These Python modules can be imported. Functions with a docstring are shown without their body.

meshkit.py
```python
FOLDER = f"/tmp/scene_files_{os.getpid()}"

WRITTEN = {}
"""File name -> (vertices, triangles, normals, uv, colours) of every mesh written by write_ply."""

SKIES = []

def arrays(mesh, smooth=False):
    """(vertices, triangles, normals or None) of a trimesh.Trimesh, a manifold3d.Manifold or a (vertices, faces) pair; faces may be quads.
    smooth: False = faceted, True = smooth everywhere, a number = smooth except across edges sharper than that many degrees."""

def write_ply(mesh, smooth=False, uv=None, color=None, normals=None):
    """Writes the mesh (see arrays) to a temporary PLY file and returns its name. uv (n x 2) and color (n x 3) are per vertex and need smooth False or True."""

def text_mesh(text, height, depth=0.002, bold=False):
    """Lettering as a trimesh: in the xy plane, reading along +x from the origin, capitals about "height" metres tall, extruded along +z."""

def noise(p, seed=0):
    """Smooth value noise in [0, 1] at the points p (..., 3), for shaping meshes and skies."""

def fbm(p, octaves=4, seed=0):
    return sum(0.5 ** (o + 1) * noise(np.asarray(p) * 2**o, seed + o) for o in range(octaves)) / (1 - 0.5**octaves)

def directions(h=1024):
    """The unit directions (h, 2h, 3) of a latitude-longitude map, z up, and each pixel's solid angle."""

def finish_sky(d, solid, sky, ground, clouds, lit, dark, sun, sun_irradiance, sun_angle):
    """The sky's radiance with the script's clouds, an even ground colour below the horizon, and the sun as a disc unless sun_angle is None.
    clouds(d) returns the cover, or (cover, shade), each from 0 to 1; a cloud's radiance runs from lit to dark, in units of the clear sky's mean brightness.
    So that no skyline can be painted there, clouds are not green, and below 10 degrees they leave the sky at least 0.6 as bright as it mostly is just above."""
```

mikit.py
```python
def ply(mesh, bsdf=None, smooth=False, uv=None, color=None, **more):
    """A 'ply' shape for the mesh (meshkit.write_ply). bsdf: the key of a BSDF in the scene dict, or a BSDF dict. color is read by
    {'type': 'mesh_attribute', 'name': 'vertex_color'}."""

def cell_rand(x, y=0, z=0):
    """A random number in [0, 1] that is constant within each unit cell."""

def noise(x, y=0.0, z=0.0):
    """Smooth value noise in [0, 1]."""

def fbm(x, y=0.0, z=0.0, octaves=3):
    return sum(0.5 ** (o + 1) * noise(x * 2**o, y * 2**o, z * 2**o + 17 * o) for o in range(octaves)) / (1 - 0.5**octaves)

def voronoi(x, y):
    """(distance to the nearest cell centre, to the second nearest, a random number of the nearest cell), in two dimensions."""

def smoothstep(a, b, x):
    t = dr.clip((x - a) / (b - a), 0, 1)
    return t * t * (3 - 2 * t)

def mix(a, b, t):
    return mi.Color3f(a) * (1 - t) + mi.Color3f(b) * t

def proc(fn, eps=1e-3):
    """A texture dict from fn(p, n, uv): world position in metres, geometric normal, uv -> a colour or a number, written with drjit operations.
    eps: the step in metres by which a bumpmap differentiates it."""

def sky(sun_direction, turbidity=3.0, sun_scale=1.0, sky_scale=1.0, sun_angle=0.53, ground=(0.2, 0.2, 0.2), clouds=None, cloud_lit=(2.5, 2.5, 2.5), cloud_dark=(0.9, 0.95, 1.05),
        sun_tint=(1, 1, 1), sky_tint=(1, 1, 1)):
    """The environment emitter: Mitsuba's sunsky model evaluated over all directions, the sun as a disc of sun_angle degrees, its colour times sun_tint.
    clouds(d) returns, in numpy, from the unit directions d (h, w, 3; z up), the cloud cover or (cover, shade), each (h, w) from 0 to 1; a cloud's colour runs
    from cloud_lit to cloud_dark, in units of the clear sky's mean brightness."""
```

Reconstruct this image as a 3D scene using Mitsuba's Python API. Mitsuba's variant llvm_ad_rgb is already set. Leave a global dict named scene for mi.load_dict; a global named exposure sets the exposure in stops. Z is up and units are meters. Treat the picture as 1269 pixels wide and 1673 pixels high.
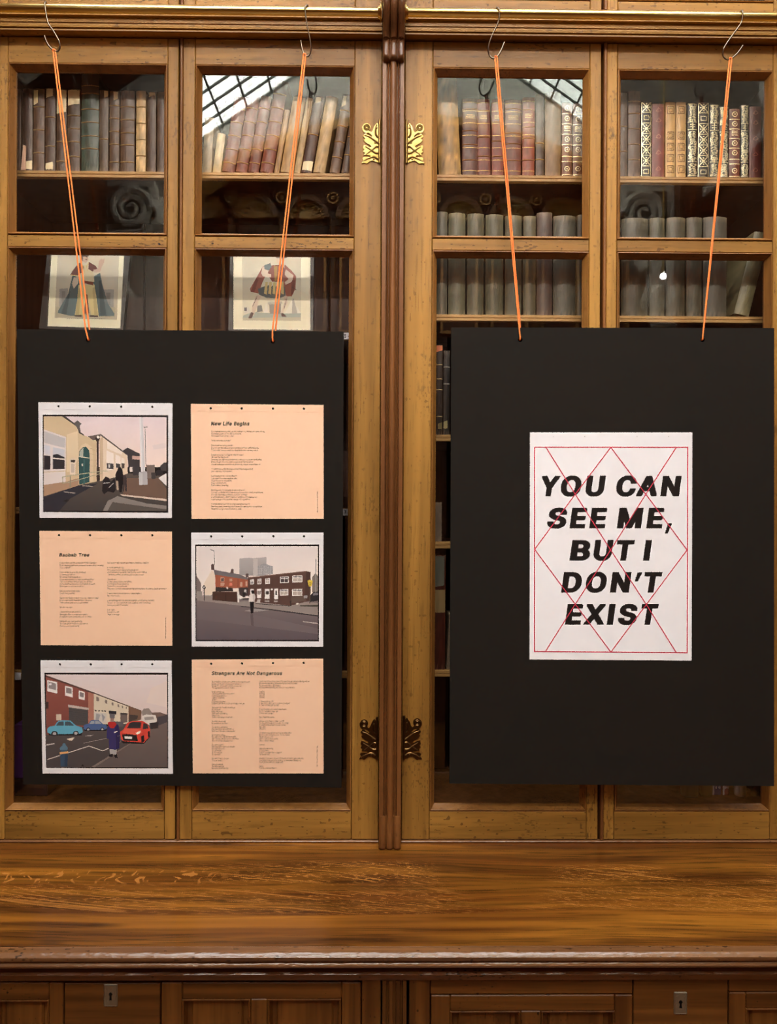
import math, random
import numpy as np
import drjit as dr
import mitsuba as mi
import trimesh
import manifold3d as m3
from shapely.geometry import Polygon, LineString, Point, box as sbox, MultiPolygon
from shapely import affinity
from shapely.ops import unary_union
import mikit, meshkit
from mikit import ply, proc, noise, fbm, smoothstep, mix

random.seed(7)
RNG = np.random.default_rng(7)
T4 = mi.ScalarTransform4f
scene, labels = {'type': 'scene'}, {}

# ------------------------------------------------------------------ camera, light, exposure
FPX, CAM_D, CAM_Z, YAW, ROLL = 1300.0, 1.5, 1.57, math.radians(0.6515), math.radians(0.2783)
_F = np.array([math.sin(YAW), math.cos(YAW), 0.0])
_R0, _U0 = np.array([math.cos(YAW), -math.sin(YAW), 0.0]), np.array([0, 0, 1.0])
_R = _R0 * math.cos(ROLL) + _U0 * math.sin(ROLL)
_U = _U0 * math.cos(ROLL) - _R0 * math.sin(ROLL)
EYE = np.array([0.0, -CAM_D, CAM_Z])
scene['camera'] = {'type': 'perspective', 'fov': math.degrees(2 * math.atan(634.5 / FPX)), 'fov_axis': 'x', 'near_clip': 0.05, 'far_clip': 100.0,
                   'to_world': T4().look_at(origin=EYE.tolist(), target=(EYE + _F).tolist(), up=_U.tolist())}
exposure = 0.22
SKY_NEAR, SKY_LEFT, SKY_RIGHT = (8.0, 8.0, 7.9), (13.5, 13.6, 12.4), (7.2, 7.6, 6.6)      # radiance of the roof panes: bay above the bookcases, far bay's two slopes
LAMP = (420.0, 310.0, 190.0)                                   # radiance of the small globe lamps
TRACK = (6.6, 6.1, 5.5)                                      # intensity of each track spotlight added for the upper doors
ARCADE = (95.0, 74.0, 46.0)                                   # intensity of the floor uplighters added for the arcade
UPLIGHT = (560.0, 530.0, 480.0)                                  # intensity of the wall uplighters added for the brackets
scene['daylight'] = {'type': 'constant', 'radiance': {'type': 'rgb', 'value': [0.02, 0.018, 0.014]}}


def ray(px, py):
    """Direction of the camera ray through a photograph pixel (measuring aid)."""
    d = _F * FPX + _R * (px - 634.5) - _U * (py - 836.5)
    return d / np.linalg.norm(d)


def hit(px, py, p0, n):
    d = ray(px, py)
    return EYE + d * (np.dot(np.asarray(p0) - EYE, n) / np.dot(d, n))


def at(px, py, Y=0.0):
    q = hit(px, py, (0, Y, 0), np.array([0, 1.0, 0]))
    return q[0], q[2]


def ax(px, py, Y=0.0): return at(px, py, Y)[0]
def az(px, py, Y=0.0): return at(px, py, Y)[1]


# ------------------------------------------------------------------ materials
def lin(r, g=None, b=None):
    c = np.array(r if g is None else (r, g, b), float) / 255
    return [float(x) for x in np.where(c <= 0.04045, c / 12.92, ((c + 0.055) / 1.055) ** 2.4)]


def principled(color, rough=0.5, spec=0.5, metallic=0.0, coat=0.0, **k):
    c = color if isinstance(color, dict) else {'type': 'rgb', 'value': [float(x) for x in color]}
    return {'type': 'twosided', 'b': {'type': 'principled', 'base_color': c, 'roughness': rough, 'specular': spec, 'metallic': metallic,
                                      'clearcoat': coat, 'clearcoat_gloss': 0.85, **k}}


def wood(dark, light, stain, axis, fine=1.0, pits=0.5):
    """Varnished board: long grain along the axis ('x' or 'z'), fine pores and a few old stains."""
    def fn(p, n, uv):
        if axis == 'z':
            u, v, w = p.x, p.z, p.y
        else:
            u, v, w = p.z, p.x, p.y
        bend = (noise(u * 6, v * 1.6, w * 5) - 0.5) * 0.02
        g = fbm((u + bend) * 85 * fine, v * 2.6, w * 60, 3)
        pore = noise((u + bend) * 520 * fine, v * 26, w * 300)
        big = fbm(u * 5 + 3.1, v * 2.2, w * 4, 3)
        c = mix(dark, light, smoothstep(0.15, 0.9, g * 0.62 + big * 0.55 - 0.08))
        c = c * (1 - 0.22 * smoothstep(0.62, 0.95, pore))
        s = smoothstep(0.58, 0.74, fbm(u * 11, v * 7, w * 9 + 5, 3)) * smoothstep(0.66, 0.82, noise(u * 420, v * 190, w * 200)) + 0.8 * smoothstep(0.86, 0.93, noise(u * 300, v * 120, w * 200 + 9))
        return mix(c, stain, s * pits)
    return proc(fn)


C_HONEY_D, C_HONEY_L, C_STAIN = lin(118, 82, 33), lin(166, 121, 55), lin(56, 30, 13)
scene['mat_honey_upright'] = principled(wood(C_HONEY_D, C_HONEY_L, C_STAIN, 'z', 0.8, 0.45), 0.45, 0.28)
scene['mat_honey_rail'] = principled(wood(C_HONEY_D, C_HONEY_L, C_STAIN, 'x', 0.8, 0.75), 0.45, 0.28)
scene['mat_moulding'] = principled(wood(lin(108, 68, 29), lin(146, 100, 48), C_STAIN, 'z', 0.7, 0.4), 0.36, 0.5)
scene['mat_reeded'] = principled(wood(lin(88, 52, 24), lin(128, 82, 42), C_STAIN, 'z', 1.0, 0.5), 0.38, 0.35)
scene['mat_capital'] = principled(wood(lin(70, 41, 22), lin(108, 70, 40), lin(36, 18, 10), 'z', 0.8, 0.5), 0.30, 0.55)
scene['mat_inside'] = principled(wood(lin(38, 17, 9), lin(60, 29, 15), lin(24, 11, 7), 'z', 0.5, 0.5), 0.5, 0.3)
scene['mat_shelf'] = principled(wood(lin(140, 104, 60), lin(184, 144, 88), C_STAIN, 'x', 0.7, 0.5), 0.42, 0.4)
scene['mat_base_upright'] = principled(wood(lin(66, 36, 13), lin(136, 87, 39), lin(26, 12, 6), 'z', 1.1, 0.9), 0.40, 0.4)
scene['mat_base_rail'] = principled(wood(lin(66, 36, 13), lin(136, 87, 39), lin(26, 12, 6), 'x', 1.1, 0.9), 0.40, 0.4)


def worktop_colour(p, n, uv):
    x, y = p.x, p.y
    bend = (noise(x * 3.0, y * 9) - 0.5) * 0.03
    g = fbm((y + bend) * 62, x * 3.2, 1.0, 4)
    big = fbm((y + bend) * 11, x * 1.7, 4.0, 3)
    c = mix(lin(76, 41, 11), lin(152, 96, 31), smoothstep(0.25, 0.85, g * 0.55 + big * 0.6 - 0.08))
    pore = noise((y + bend) * 330, x * 17)
    c = c * (1 - 0.42 * smoothstep(0.55, 0.9, pore))
    c = mix(c, lin(92, 46, 13), 0.5 * smoothstep(0.5, 0.8, fbm(y * 34 + 2, x * 2.4, 8.0, 3)))
    c = c * (0.82 + 0.36 * noise((y + bend) * 140, x * 9, 5.0))
    # medullary flecks of quartered oak: short pale slanting dashes in two bands
    sl = x * 0.8 + (y + bend) * (1.2 + 2.0 * noise(x * 1.3, 7.7))
    f = noise(sl * 260, (y - x * 0.12) * 420, 3.0)
    wide = noise(sl * 150, (y + x * 0.2) * 260, 9.0)
    band = smoothstep(0.05, 0.025, dr.abs(y + 0.125 + bend)) + 0.75 * smoothstep(0.055, 0.03, dr.abs(y + 0.215 + bend * 2))
    fl = smoothstep(0.68, 0.90, dr.maximum(f, wide * 0.98)) * dr.clip(band, 0, 1) * smoothstep(0.3, 0.55, noise(x * 5, y * 9, 2))
    hook = noise(x * 210 + 5 * noise(x * 26, y * 60, 1.0), (y + bend) * 85, 4.0)
    hb = smoothstep(0.030, 0.016, dr.abs(y + 0.140 + 0.4 * bend)) * smoothstep(-0.22, -0.34, x)
    fl = dr.maximum(fl * (1 - hb), smoothstep(0.70, 0.88, hook) * hb)
    c = mix(c, lin(178, 116, 54), fl * 0.75)
    pale = smoothstep(0.028, 0.008, dr.abs(y + 0.292 + bend * 0.5))
    c = mix(c, lin(160, 100, 32), pale * 0.5 * smoothstep(0.2, 0.6, noise(x * 4, y * 40)))
    return c


scene['mat_worktop'] = principled(proc(worktop_colour), 0.30, 0.45)
scene['mat_nosing'] = {'type': 'bumpmap', 'scale': 0.0011, 'arbitrary': proc(lambda p, n, uv: fbm(p.x * 55, p.y * 160, p.z * 160, 3), 0.0006),
                       'bsdf': principled(wood(lin(86, 54, 31), lin(136, 95, 60), lin(40, 22, 13), 'x', 1.4, 0.9), 0.22, 0.7)}
scene['mat_glass'] = {'type': 'thindielectric', 'int_ior': 1.52, 'ext_ior': 1.0}
scene['mat_brass'] = principled(lin(230, 204, 128), 0.16, 0.5, 1.0)
scene['mat_hinge'] = principled(lin(172, 144, 84), 0.30, 0.5, 1.0)
scene['mat_hinge_dark'] = principled(lin(96, 74, 46), 0.30, 0.5, 1.0)  # darker copy of the hinge brass, for the lower pair
scene['mat_steel'] = principled(lin(128, 116, 102), 0.18, 0.5, 1.0)
scene['mat_iron'] = principled(lin(150, 140, 124), 0.42, 0.5, 0.7)
scene['mat_cord'] = principled(lin(255, 142, 76), 0.6, 0.2)
scene['mat_board'] = principled(lin(25, 24, 22), 0.8, 0.08)
scene['mat_hole'] = principled(lin(16, 15, 14), 0.9, 0.1)
scene['mat_white_paper'] = principled(lin(231, 229, 233), 0.6, 0.2)
scene['mat_peach_paper'] = principled(lin(244, 203, 172), 0.6, 0.25)
scene['mat_ink'] = principled(lin(22, 18, 18), 0.6, 0.15)
scene['mat_text'] = principled(lin(96, 62, 40), 0.7, 0.15)
scene['mat_red_line'] = principled(lin(190, 48, 72), 0.6, 0.3)
VC = {'type': 'mesh_attribute', 'name': 'vertex_color'}
scene['mat_print'] = principled(VC, 0.45, 0.3)
scene['mat_leather'] = principled(VC, 0.42, 0.45)
scene['mat_gilt'] = principled(VC, 0.35, 0.5, 0.55)
scene['mat_plaster'] = principled(lin(232, 228, 216), 0.7, 0.3)
scene['mat_dark_panel'] = principled(wood(lin(58, 30, 16), lin(96, 56, 30), lin(30, 14, 8), 'z', 0.5, 0.3), 0.45, 0.4)
scene['mat_carving'] = principled(lin(196, 146, 84), 0.45, 0.4)
scene['mat_carving_shade'] = principled(lin(92, 88, 80), 0.7, 0.2)  # shadow of the deep bracket carving, put into the colour
scene['mat_glazing_bar'] = principled(lin(70, 74, 66), 0.5, 0.4)
scene['mat_black_frame'] = principled(lin(20, 18, 16), 0.4, 0.4)


# ------------------------------------------------------------------ mesh helpers
def hull(pts): return trimesh.Trimesh(*_hull(np.asarray(pts, float)), process=False)


def _hull(p):
    m = m3.Manifold.hull_points(p.astype(np.float32)).to_mesh()
    return np.asarray(m.vert_properties[:, :3], float), np.asarray(m.tri_verts)


def bx(x0, x1, y0, y1, z0, z1, c=0.0):
    """Box, its edges chamfered by c."""
    if c <= 0:
        b = trimesh.creation.box((x1 - x0, y1 - y0, z1 - z0))
        b.apply_translation(((x0 + x1) / 2, (y0 + y1) / 2, (z0 + z1) / 2))
        return b
    c = min(c, (x1 - x0) / 2.5, (y1 - y0) / 2.5, (z1 - z0) / 2.5)
    P = []
    for i, x in ((1, x0), (-1, x1)):
        for j, y in ((1, y0), (-1, y1)):
            for k, z in ((1, z0), (-1, z1)):
                P += [(x, y + j * c, z + k * c), (x + i * c, y, z + k * c), (x + i * c, y + j * c, z)]
    return hull(P)


def cat(*ms): return trimesh.util.concatenate(list(ms))


def prism_x(prof, x0, x1):
    """Profile of (Y, Z) points swept along X."""
    m = trimesh.creation.extrude_polygon(Polygon(prof).buffer(0), x1 - x0, engine='earcut')
    v = np.asarray(m.vertices)
    m.vertices = np.c_[x0 + v[:, 2], v[:, 0], v[:, 1]]
    return m


def prism_z(prof, z0, z1):
    """Profile of (X, Y) points swept up Z."""
    m = trimesh.creation.extrude_polygon(Polygon(prof).buffer(0), z1 - z0, engine='earcut')
    m.apply_translation((0, 0, z0))
    return m


def ring_frame(x0, x1, z0, z1, prof):
    """Mitred frame inside a rectangle; prof is a closed list of (inset, Y)."""
    V, Fc = [], []
    for i, y in prof:
        V += [(x0 + i, y, z0 + i), (x1 - i, y, z0 + i), (x1 - i, y, z1 - i), (x0 + i, y, z1 - i)]
    n = len(prof)
    for a in range(n):
        b = (a + 1) % n
        for k in range(4):
            l = (k + 1) % 4
            Fc.append((4 * a + k, 4 * a + l, 4 * b + l, 4 * b + k))
    return fixed(V, Fc)


def fixed(V, Fq):
    Fq = np.asarray(Fq)
    F = np.vstack([Fq[:, [0, 1, 2]], Fq[:, [0, 2, 3]]]) if Fq.shape[1] == 4 else Fq
    m = trimesh.Trimesh(np.asarray(V, float), F, process=False)
    trimesh.repair.fix_normals(m)
    return m


def tube(path, r, n=8, closed=False):
    """Round wire along a path; r may be one radius or one per point."""
    P = np.asarray(path, float)
    R = np.full(len(P), r) if np.isscalar(r) else np.asarray(r)
    t = np.gradient(P, axis=0)
    if closed:
        t = np.roll(P, -1, 0) - np.roll(P, 1, 0)
    t /= np.maximum(np.linalg.norm(t, axis=1, keepdims=True), 1e-12)
    a = np.array([0, 1.0, 0]) if abs(t[0][1]) < 0.9 else np.array([1.0, 0, 0])
    V = []
    for p, d, q in zip(P, t, R):
        a = a - d * np.dot(a, d)
        a /= np.linalg.norm(a)
        b = np.cross(d, a)
        for k in range(n):
            h = 2 * math.pi * k / n
            V.append(p + q * (a * math.cos(h) + b * math.sin(h)))
    Fq, m = [], len(P)
    for i in range(m if closed else m - 1):
        j = (i + 1) % m
        for k in range(n):
            l = (k + 1) % n
            Fq.append((i * n + k, i * n + l, j * n + l, j * n + k))
    tri = [f for q in Fq for f in ((q[0], q[1], q[2]), (q[0], q[2], q[3]))]
    if not closed:
        for i0, s in ((0, -1), ((m - 1) * n, 1)):
            c = len(V)
            V.append(P[0] if s < 0 else P[-1])
            for k in range(n):
                l = (k + 1) % n
                tri.append((c, i0 + l, i0 + k) if s < 0 else (c, i0 + k, i0 + l))
    return fixed(V, tri)


def spline(pts, n=6):
    """Catmull-Rom through the points."""
    P = np.asarray(pts, float)
    Q = np.vstack([2 * P[0] - P[1], P, 2 * P[-1] - P[-2]])
    out = []
    for i in range(1, len(Q) - 2):
        for t in np.arange(n) / n:
            a, b, c, d = Q[i - 1], Q[i], Q[i + 1], Q[i + 2]
            out.append(0.5 * ((2 * b) + (-a + c) * t + (2 * a - 5 * b + 4 * c - d) * t * t + (-a + 3 * b - 3 * c + d) * t ** 3))
    out.append(P[-1])
    return np.array(out)


def polys(g):
    if g.is_empty: return []
    return [q for q in (g.geoms if hasattr(g, 'geoms') else [g]) if q.geom_type == 'Polygon' and q.area > 0]


def tri2d(g):
    """(V2, F) of a shapely geometry."""
    V, F, o = [], [], 0
    for q in polys(g):
        v, f = trimesh.creation.triangulate_polygon(q, engine='earcut')
        V.append(np.asarray(v)); F.append(np.asarray(f) + o); o += len(v)
    return (np.vstack(V), np.vstack(F)) if V else (np.zeros((0, 2)), np.zeros((0, 3), int))


def solid_vc(mesh, rgb):
    return np.tile(np.asarray(rgb, float), (len(mesh.vertices), 1))


# ------------------------------------------------------------------ the scene's names
def numbered(name):
    k, i = name, 0
    while k in scene or k in labels or any(s.startswith(k + '__') for s in scene):
        i += 1
        k = f'{name}_{i:03d}'
    return k


def put(name, mesh, mat, parent=None, label=None, smooth=False, color=None, **more):
    key = numbered(name if parent is None else f'{parent}__{name}')
    scene[key] = ply(mesh, mat, smooth=smooth, color=color, **more)
    if label: labels.setdefault(key, {})['label'] = label
    return key


def thing(name, label, cat_, group=None, kind=None):
    key = numbered(name)
    labels[key] = {'label': label, 'category': cat_}
    if group: labels[key]['group'] = group
    if kind: labels[key]['kind'] = kind
    return key


def struct(name, label, cat_='wall'):
    return thing(name, label, cat_, kind='structure')

# ------------------------------------------------------------------ the room behind and around
WX0, WX1, WYF, WYB = -1.79, 2.15, -4.0, 0.34          # side walls, far wall, wall behind the cases
RCX, RIDGE, SLOPE = 0.18, 5.16, 0.70
EAVE = RIDGE - SLOPE * (WX1 - RCX)


def own(key, mesh, mat, smooth=False, color=None, **more): scene[key] = ply(mesh, mat, smooth=smooth, color=color, **more)


k = struct('floor', 'dark wooden floor of the room below the cabinets', 'floor')
for i in range(20):
    x = WX0 + (WX1 - WX0) * i / 20
    put('board', bx(x + .001, x + (WX1 - WX0) / 20 - .001, WYF - .4, WYB, -.03, 0, .002), 'mat_base_upright', k)
k = struct('wall_back', 'plain plaster wall behind the bookcases')
own(k, bx(WX0, WX1, WYB, WYB + .1, 0, RIDGE + .2), 'mat_plaster')
k = struct('wall_left', 'dark panelled side wall of the room')
own(k, bx(WX0 - .1, WX0, WYF - .5, WYB + .1, 0, EAVE + .15), 'mat_dark_panel')
k = struct('wall_right', 'side wall of the room, panelled below and white plaster above')
put('panelling', bx(WX1, WX1 + .1, WYF - .5, WYB + .1, 0, 3.62), 'mat_dark_panel', k)
put('plaster', bx(WX1, WX1 + .1, WYF - .5, WYB + .1, 3.62, EAVE + .15), 'mat_plaster', k)
put('cornice', bx(WX1 - .07, WX1, WYF, WYB, 3.62, 3.69, .01), 'mat_plaster', k)

# far wall: plaster gable over a round arched recess lined with dark wood
m_px = (1.5 - WYF) / FPX
ARC_CX, ARC_R, ARC_CZ, ARC_W = .20, 2.55, 1.74, 1.74
gable = Polygon([(WX0, 0), (WX1, 0), (WX1, EAVE + .1), (RCX, RIDGE + .15), (WX0, EAVE + .1)])
ARC_SP = ARC_CZ + math.sqrt(ARC_R ** 2 - ARC_W ** 2)
SEG = Point(ARC_CX, ARC_CZ).buffer(ARC_R, 64).intersection(sbox(ARC_CX - ARC_W, ARC_SP, ARC_CX + ARC_W, 9))
opening = SEG.union(sbox(ARC_CX - ARC_W, 0, ARC_CX + ARC_W, ARC_SP + .001))
k = struct('wall_front', 'white plaster end wall with a wide round arch over a dark wooden arcade')


def facing(poly, y, t):
    m = trimesh.creation.extrude_polygon(poly, t, engine='earcut')
    v = np.asarray(m.vertices)
    m.vertices = np.c_[v[:, 0], y - v[:, 2], v[:, 1]]
    m.invert()
    return m


put('plaster', cat(*[facing(q, WYF, .15) for q in polys(gable.difference(opening))]), 'mat_plaster', k)
arch_ring = Point(ARC_CX, ARC_CZ).buffer(ARC_R + .03, 64).difference(Point(ARC_CX, ARC_CZ).buffer(ARC_R - .03, 64)).intersection(sbox(ARC_CX - ARC_W - .03, ARC_SP - .02, ARC_CX + ARC_W + .03, 9))
put('arch_moulding', cat(*[facing(q, WYF + .05, .2) for q in polys(arch_ring)]), 'mat_carving', k)
put('back_panel', bx(WX0, WX1, WYF - .5, WYF - .42, 0, 4.75), 'mat_dark_panel', k)
A_X = [-1.295 + .376 * i for i in range(9)]
for x in A_X:       # carved arcade: moulded arch, fan, key roundel and pier
    z = 3.73
    ring = Point(x, z).buffer(.165, 20).difference(Point(x, z).buffer(.125, 20)).intersection(sbox(x - 1, z, x + 1, z + 1))
    fan = unary_union([LineString([(x, z + .02), (x + .1 * math.cos(a), z + .02 + .09 * math.sin(a))]).buffer(.012) for a in np.linspace(.15, math.pi - .15, 7)])
    put('arch', cat(*[facing(q, WYF - .30, .06) for q in polys(ring)]), 'mat_base_rail', k)
    put('fan', cat(*[facing(q, WYF - .37, .03) for q in polys(fan)]), 'mat_carving', k)
    teeth = [facing(Point(x + .118 * math.cos(a), z + .118 * math.sin(a)).buffer(.011, 4), WYF - .34, .03) for a in np.linspace(.1, math.pi - .1, 15)]
    put('bead_row', cat(*teeth), 'mat_carving', k)
    put('pier', bx(x - .208, x - .168, WYF - .42, WYF - .33, 2.2, 3.73, .006), 'mat_base_upright', k)
    rd = Point(x + .188, z + .155)
    put('roundel', cat(*[facing(q, WYF - .34, .04) for q in polys(rd.buffer(.045, 12).difference(rd.buffer(.032, 12)).union(rd.buffer(.014, 8)))]), 'mat_carving', k)
    put('panel', cat(facing(sbox(x - .14, 2.9, x + .14, 3.62).difference(sbox(x - .12, 2.92, x + .12, 3.60)), WYF - .38, .03)), 'mat_carving', k)

# glazed roof: two slopes of panes between bars
rafters = struct('ceiling', 'pitched glazed roof of the room with white rafters and thin glazing bars', 'ceiling')
win = [struct('window_1', 'glazed roof slope with bright daylight panes', 'skylight'), struct('window_2', 'second glazed roof slope with thin dark bars', 'skylight')]


def slope_pt(s, d, y): return (RCX + s * d, y, RIDGE - SLOPE * d)


def slope_slab(s, d0, d1, y0, y1, t0, t1):
    nx, nz = s * SLOPE / math.hypot(1, SLOPE), 1 / math.hypot(1, SLOPE)
    P = []
    for d in (d0, d1):
        for y in (y0, y1):
            for t in (t0, t1):
                p = slope_pt(s, d, y)
                P.append((p[0] + nx * t, p[1], p[2] + nz * t))
    return hull(P)


DMAX = (1.45, 1.30)
BAYS = ((WYF, -3.05, 3), (-2.30, -.45, 5))            # far bay, bay above the bookcases; boarding added between them to shape the falloff
for si, s in enumerate((-1, 1)):
    DS = np.linspace(.12, DMAX[si], 5)
    for bi, (ya, yb_, nb) in enumerate(BAYS):
        YS = np.linspace(ya, yb_, nb + 1)
        rad = SKY_NEAR if bi else (SKY_LEFT, SKY_RIGHT)[si]
        for a in range(4):
            for b in range(nb):
                V = [slope_pt(s, DS[a], YS[b]), slope_pt(s, DS[a + 1], YS[b]), slope_pt(s, DS[a + 1], YS[b + 1]), slope_pt(s, DS[a], YS[b + 1])]
                m = trimesh.Trimesh(np.array(V), np.array([(0, 1, 2), (0, 2, 3)]), process=False)
                if m.face_normals[0][2] > 0: m.invert()
                put('pane', m, None, win[si], emitter={'type': 'area', 'radiance': {'type': 'rgb', 'value': list(rad)}})
        for d in np.linspace(.12, DMAX[si], 9):
            put('glazing_bar', slope_slab(s, d - .005, d + .005, ya, yb_, -.018, -.012), 'mat_glazing_bar', win[si])
        for y in np.linspace(ya, yb_, nb * 2 + 1):
            put('glazing_bar', slope_slab(s, .12, DMAX[si], y - .006, y + .006, -.024, -.012), 'mat_glazing_bar', win[si])
    put('added_boarding', slope_slab(s, .12, DMAX[si], -3.045, -2.305, -.02, .03), 'mat_plaster', rafters)  # opaque stretch added to cut skylight reaching the lower doors
    put('added_boarding', slope_slab(s, .12, DMAX[si], -.445, WYB, -.02, .03), 'mat_plaster', rafters)
    for y in (-3.05, -2.30):
        put('rafter', slope_slab(s, .02, 2.0, y - .05, y + .05, -.16, -.032), 'mat_plaster', rafters)
    put('eave_slope', slope_slab(s, DMAX[si] + .005, 2.10, WYF, WYB, -.03, .03), ('mat_dark_panel', 'mat_plaster')[si], rafters)
put('ridge_beam', cat(slope_slab(-1, -.02, .115, WYF, WYB, -.05, .02), slope_slab(1, -.02, .115, WYF, WYB, -.05, .02)), 'mat_plaster', rafters)


# scrolled plaster brackets under the roof
def spiral(cx, cz, r, y, turns=2.3, sgn=1):
    t = np.linspace(0, 1, 60)
    a = t * turns * 2 * math.pi
    rr = r * (1 - .86 * t)
    return np.c_[cx + sgn * rr * np.cos(a), np.full(60, y), cz + rr * np.sin(a)], .030 * (1 - .6 * t) * r / .14


def bracket(x, y, sgn, label):
    key = thing('scrolled_bracket', label, 'bracket', 'plaster roof brackets', 'structure')
    prof = [(0, 0), (0, .92), (.34, .92), (.36, .80), (.30, .62), (.16, .50), (.14, .30), (.19, .16), (.10, 0)]
    m = facing(Polygon([(x + sgn * a, 2.82 + b) for a, b in prof]), y + .06, .12)
    put('body', m, 'mat_plaster', key)
    xw = WX0 if sgn > 0 else WX1
    put('pier', bx(min(x, xw), max(x, xw), y - .13, y + .13, 2.3, 2.83, .004), 'mat_plaster', key)
    put('inset', facing(Polygon([(x + sgn * a, 2.82 + b) for a, b in [(.05, .58), (.05, .87), (.31, .87), (.32, .78), (.27, .60)]]), y + .066, .006), 'mat_carving_shade', key)  # grey face painted in for the shadow behind the scroll
    for dy in (.078, -.078):
        for cx, cz, r, q in ((.20, .72, .135, 1), (.085, .16, .085, -1)):
            p, rad = spiral(x + sgn * cx, 2.82 + cz, r, y + dy, 2.4, sgn * q)
            put('scroll', tube(p, rad, 6), 'mat_plaster', key)
    for q in range(5):
        put('acanthus_leaf', tube(spline([(x + sgn * (.36 - .02 * q), y - .05 + .025 * q, 3.66), (x + sgn * .37, y - .05 + .025 * q, 3.50), (x + sgn * .27, y - .05 + .025 * q, 3.36), (x + sgn * .17, y - .05 + .025 * q, 3.20)], 5), .02, 6), 'mat_plaster', key)


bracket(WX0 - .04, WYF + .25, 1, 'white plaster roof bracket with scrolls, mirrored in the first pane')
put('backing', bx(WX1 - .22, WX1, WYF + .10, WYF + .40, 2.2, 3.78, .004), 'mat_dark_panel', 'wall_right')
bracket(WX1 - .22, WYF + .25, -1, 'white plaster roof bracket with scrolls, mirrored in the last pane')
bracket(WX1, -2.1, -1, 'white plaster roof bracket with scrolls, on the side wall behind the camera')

# hanging globe lamps above and behind the camera
for x, y, z, lab in ((-1.05, -2.5, 2.75, 'small globe lamp hanging from the roof behind the camera, near the dark side wall'), (1.365, -2.3, 2.716, 'small globe lamp hanging from the roof behind the camera, mirrored in the last pane')):
    key = thing('globe_lamp', lab, 'lamp', 'globe lamps')
    g = trimesh.creation.icosphere(2, .017); g.apply_translation((x, y, z))
    put('globe', g, None, key, smooth=True, emitter={'type': 'area', 'radiance': {'type': 'rgb', 'value': list(LAMP)}})
    put('stem', tube([(x, y, z + .04), (x, y, RIDGE - SLOPE * abs(x - RCX) - .1)], .006, 6), 'mat_hinge', key)
    put('cap', tube([(x, y, z + .020), (x, y, z + .045)], .012, 10), 'mat_hinge', key)

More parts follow.
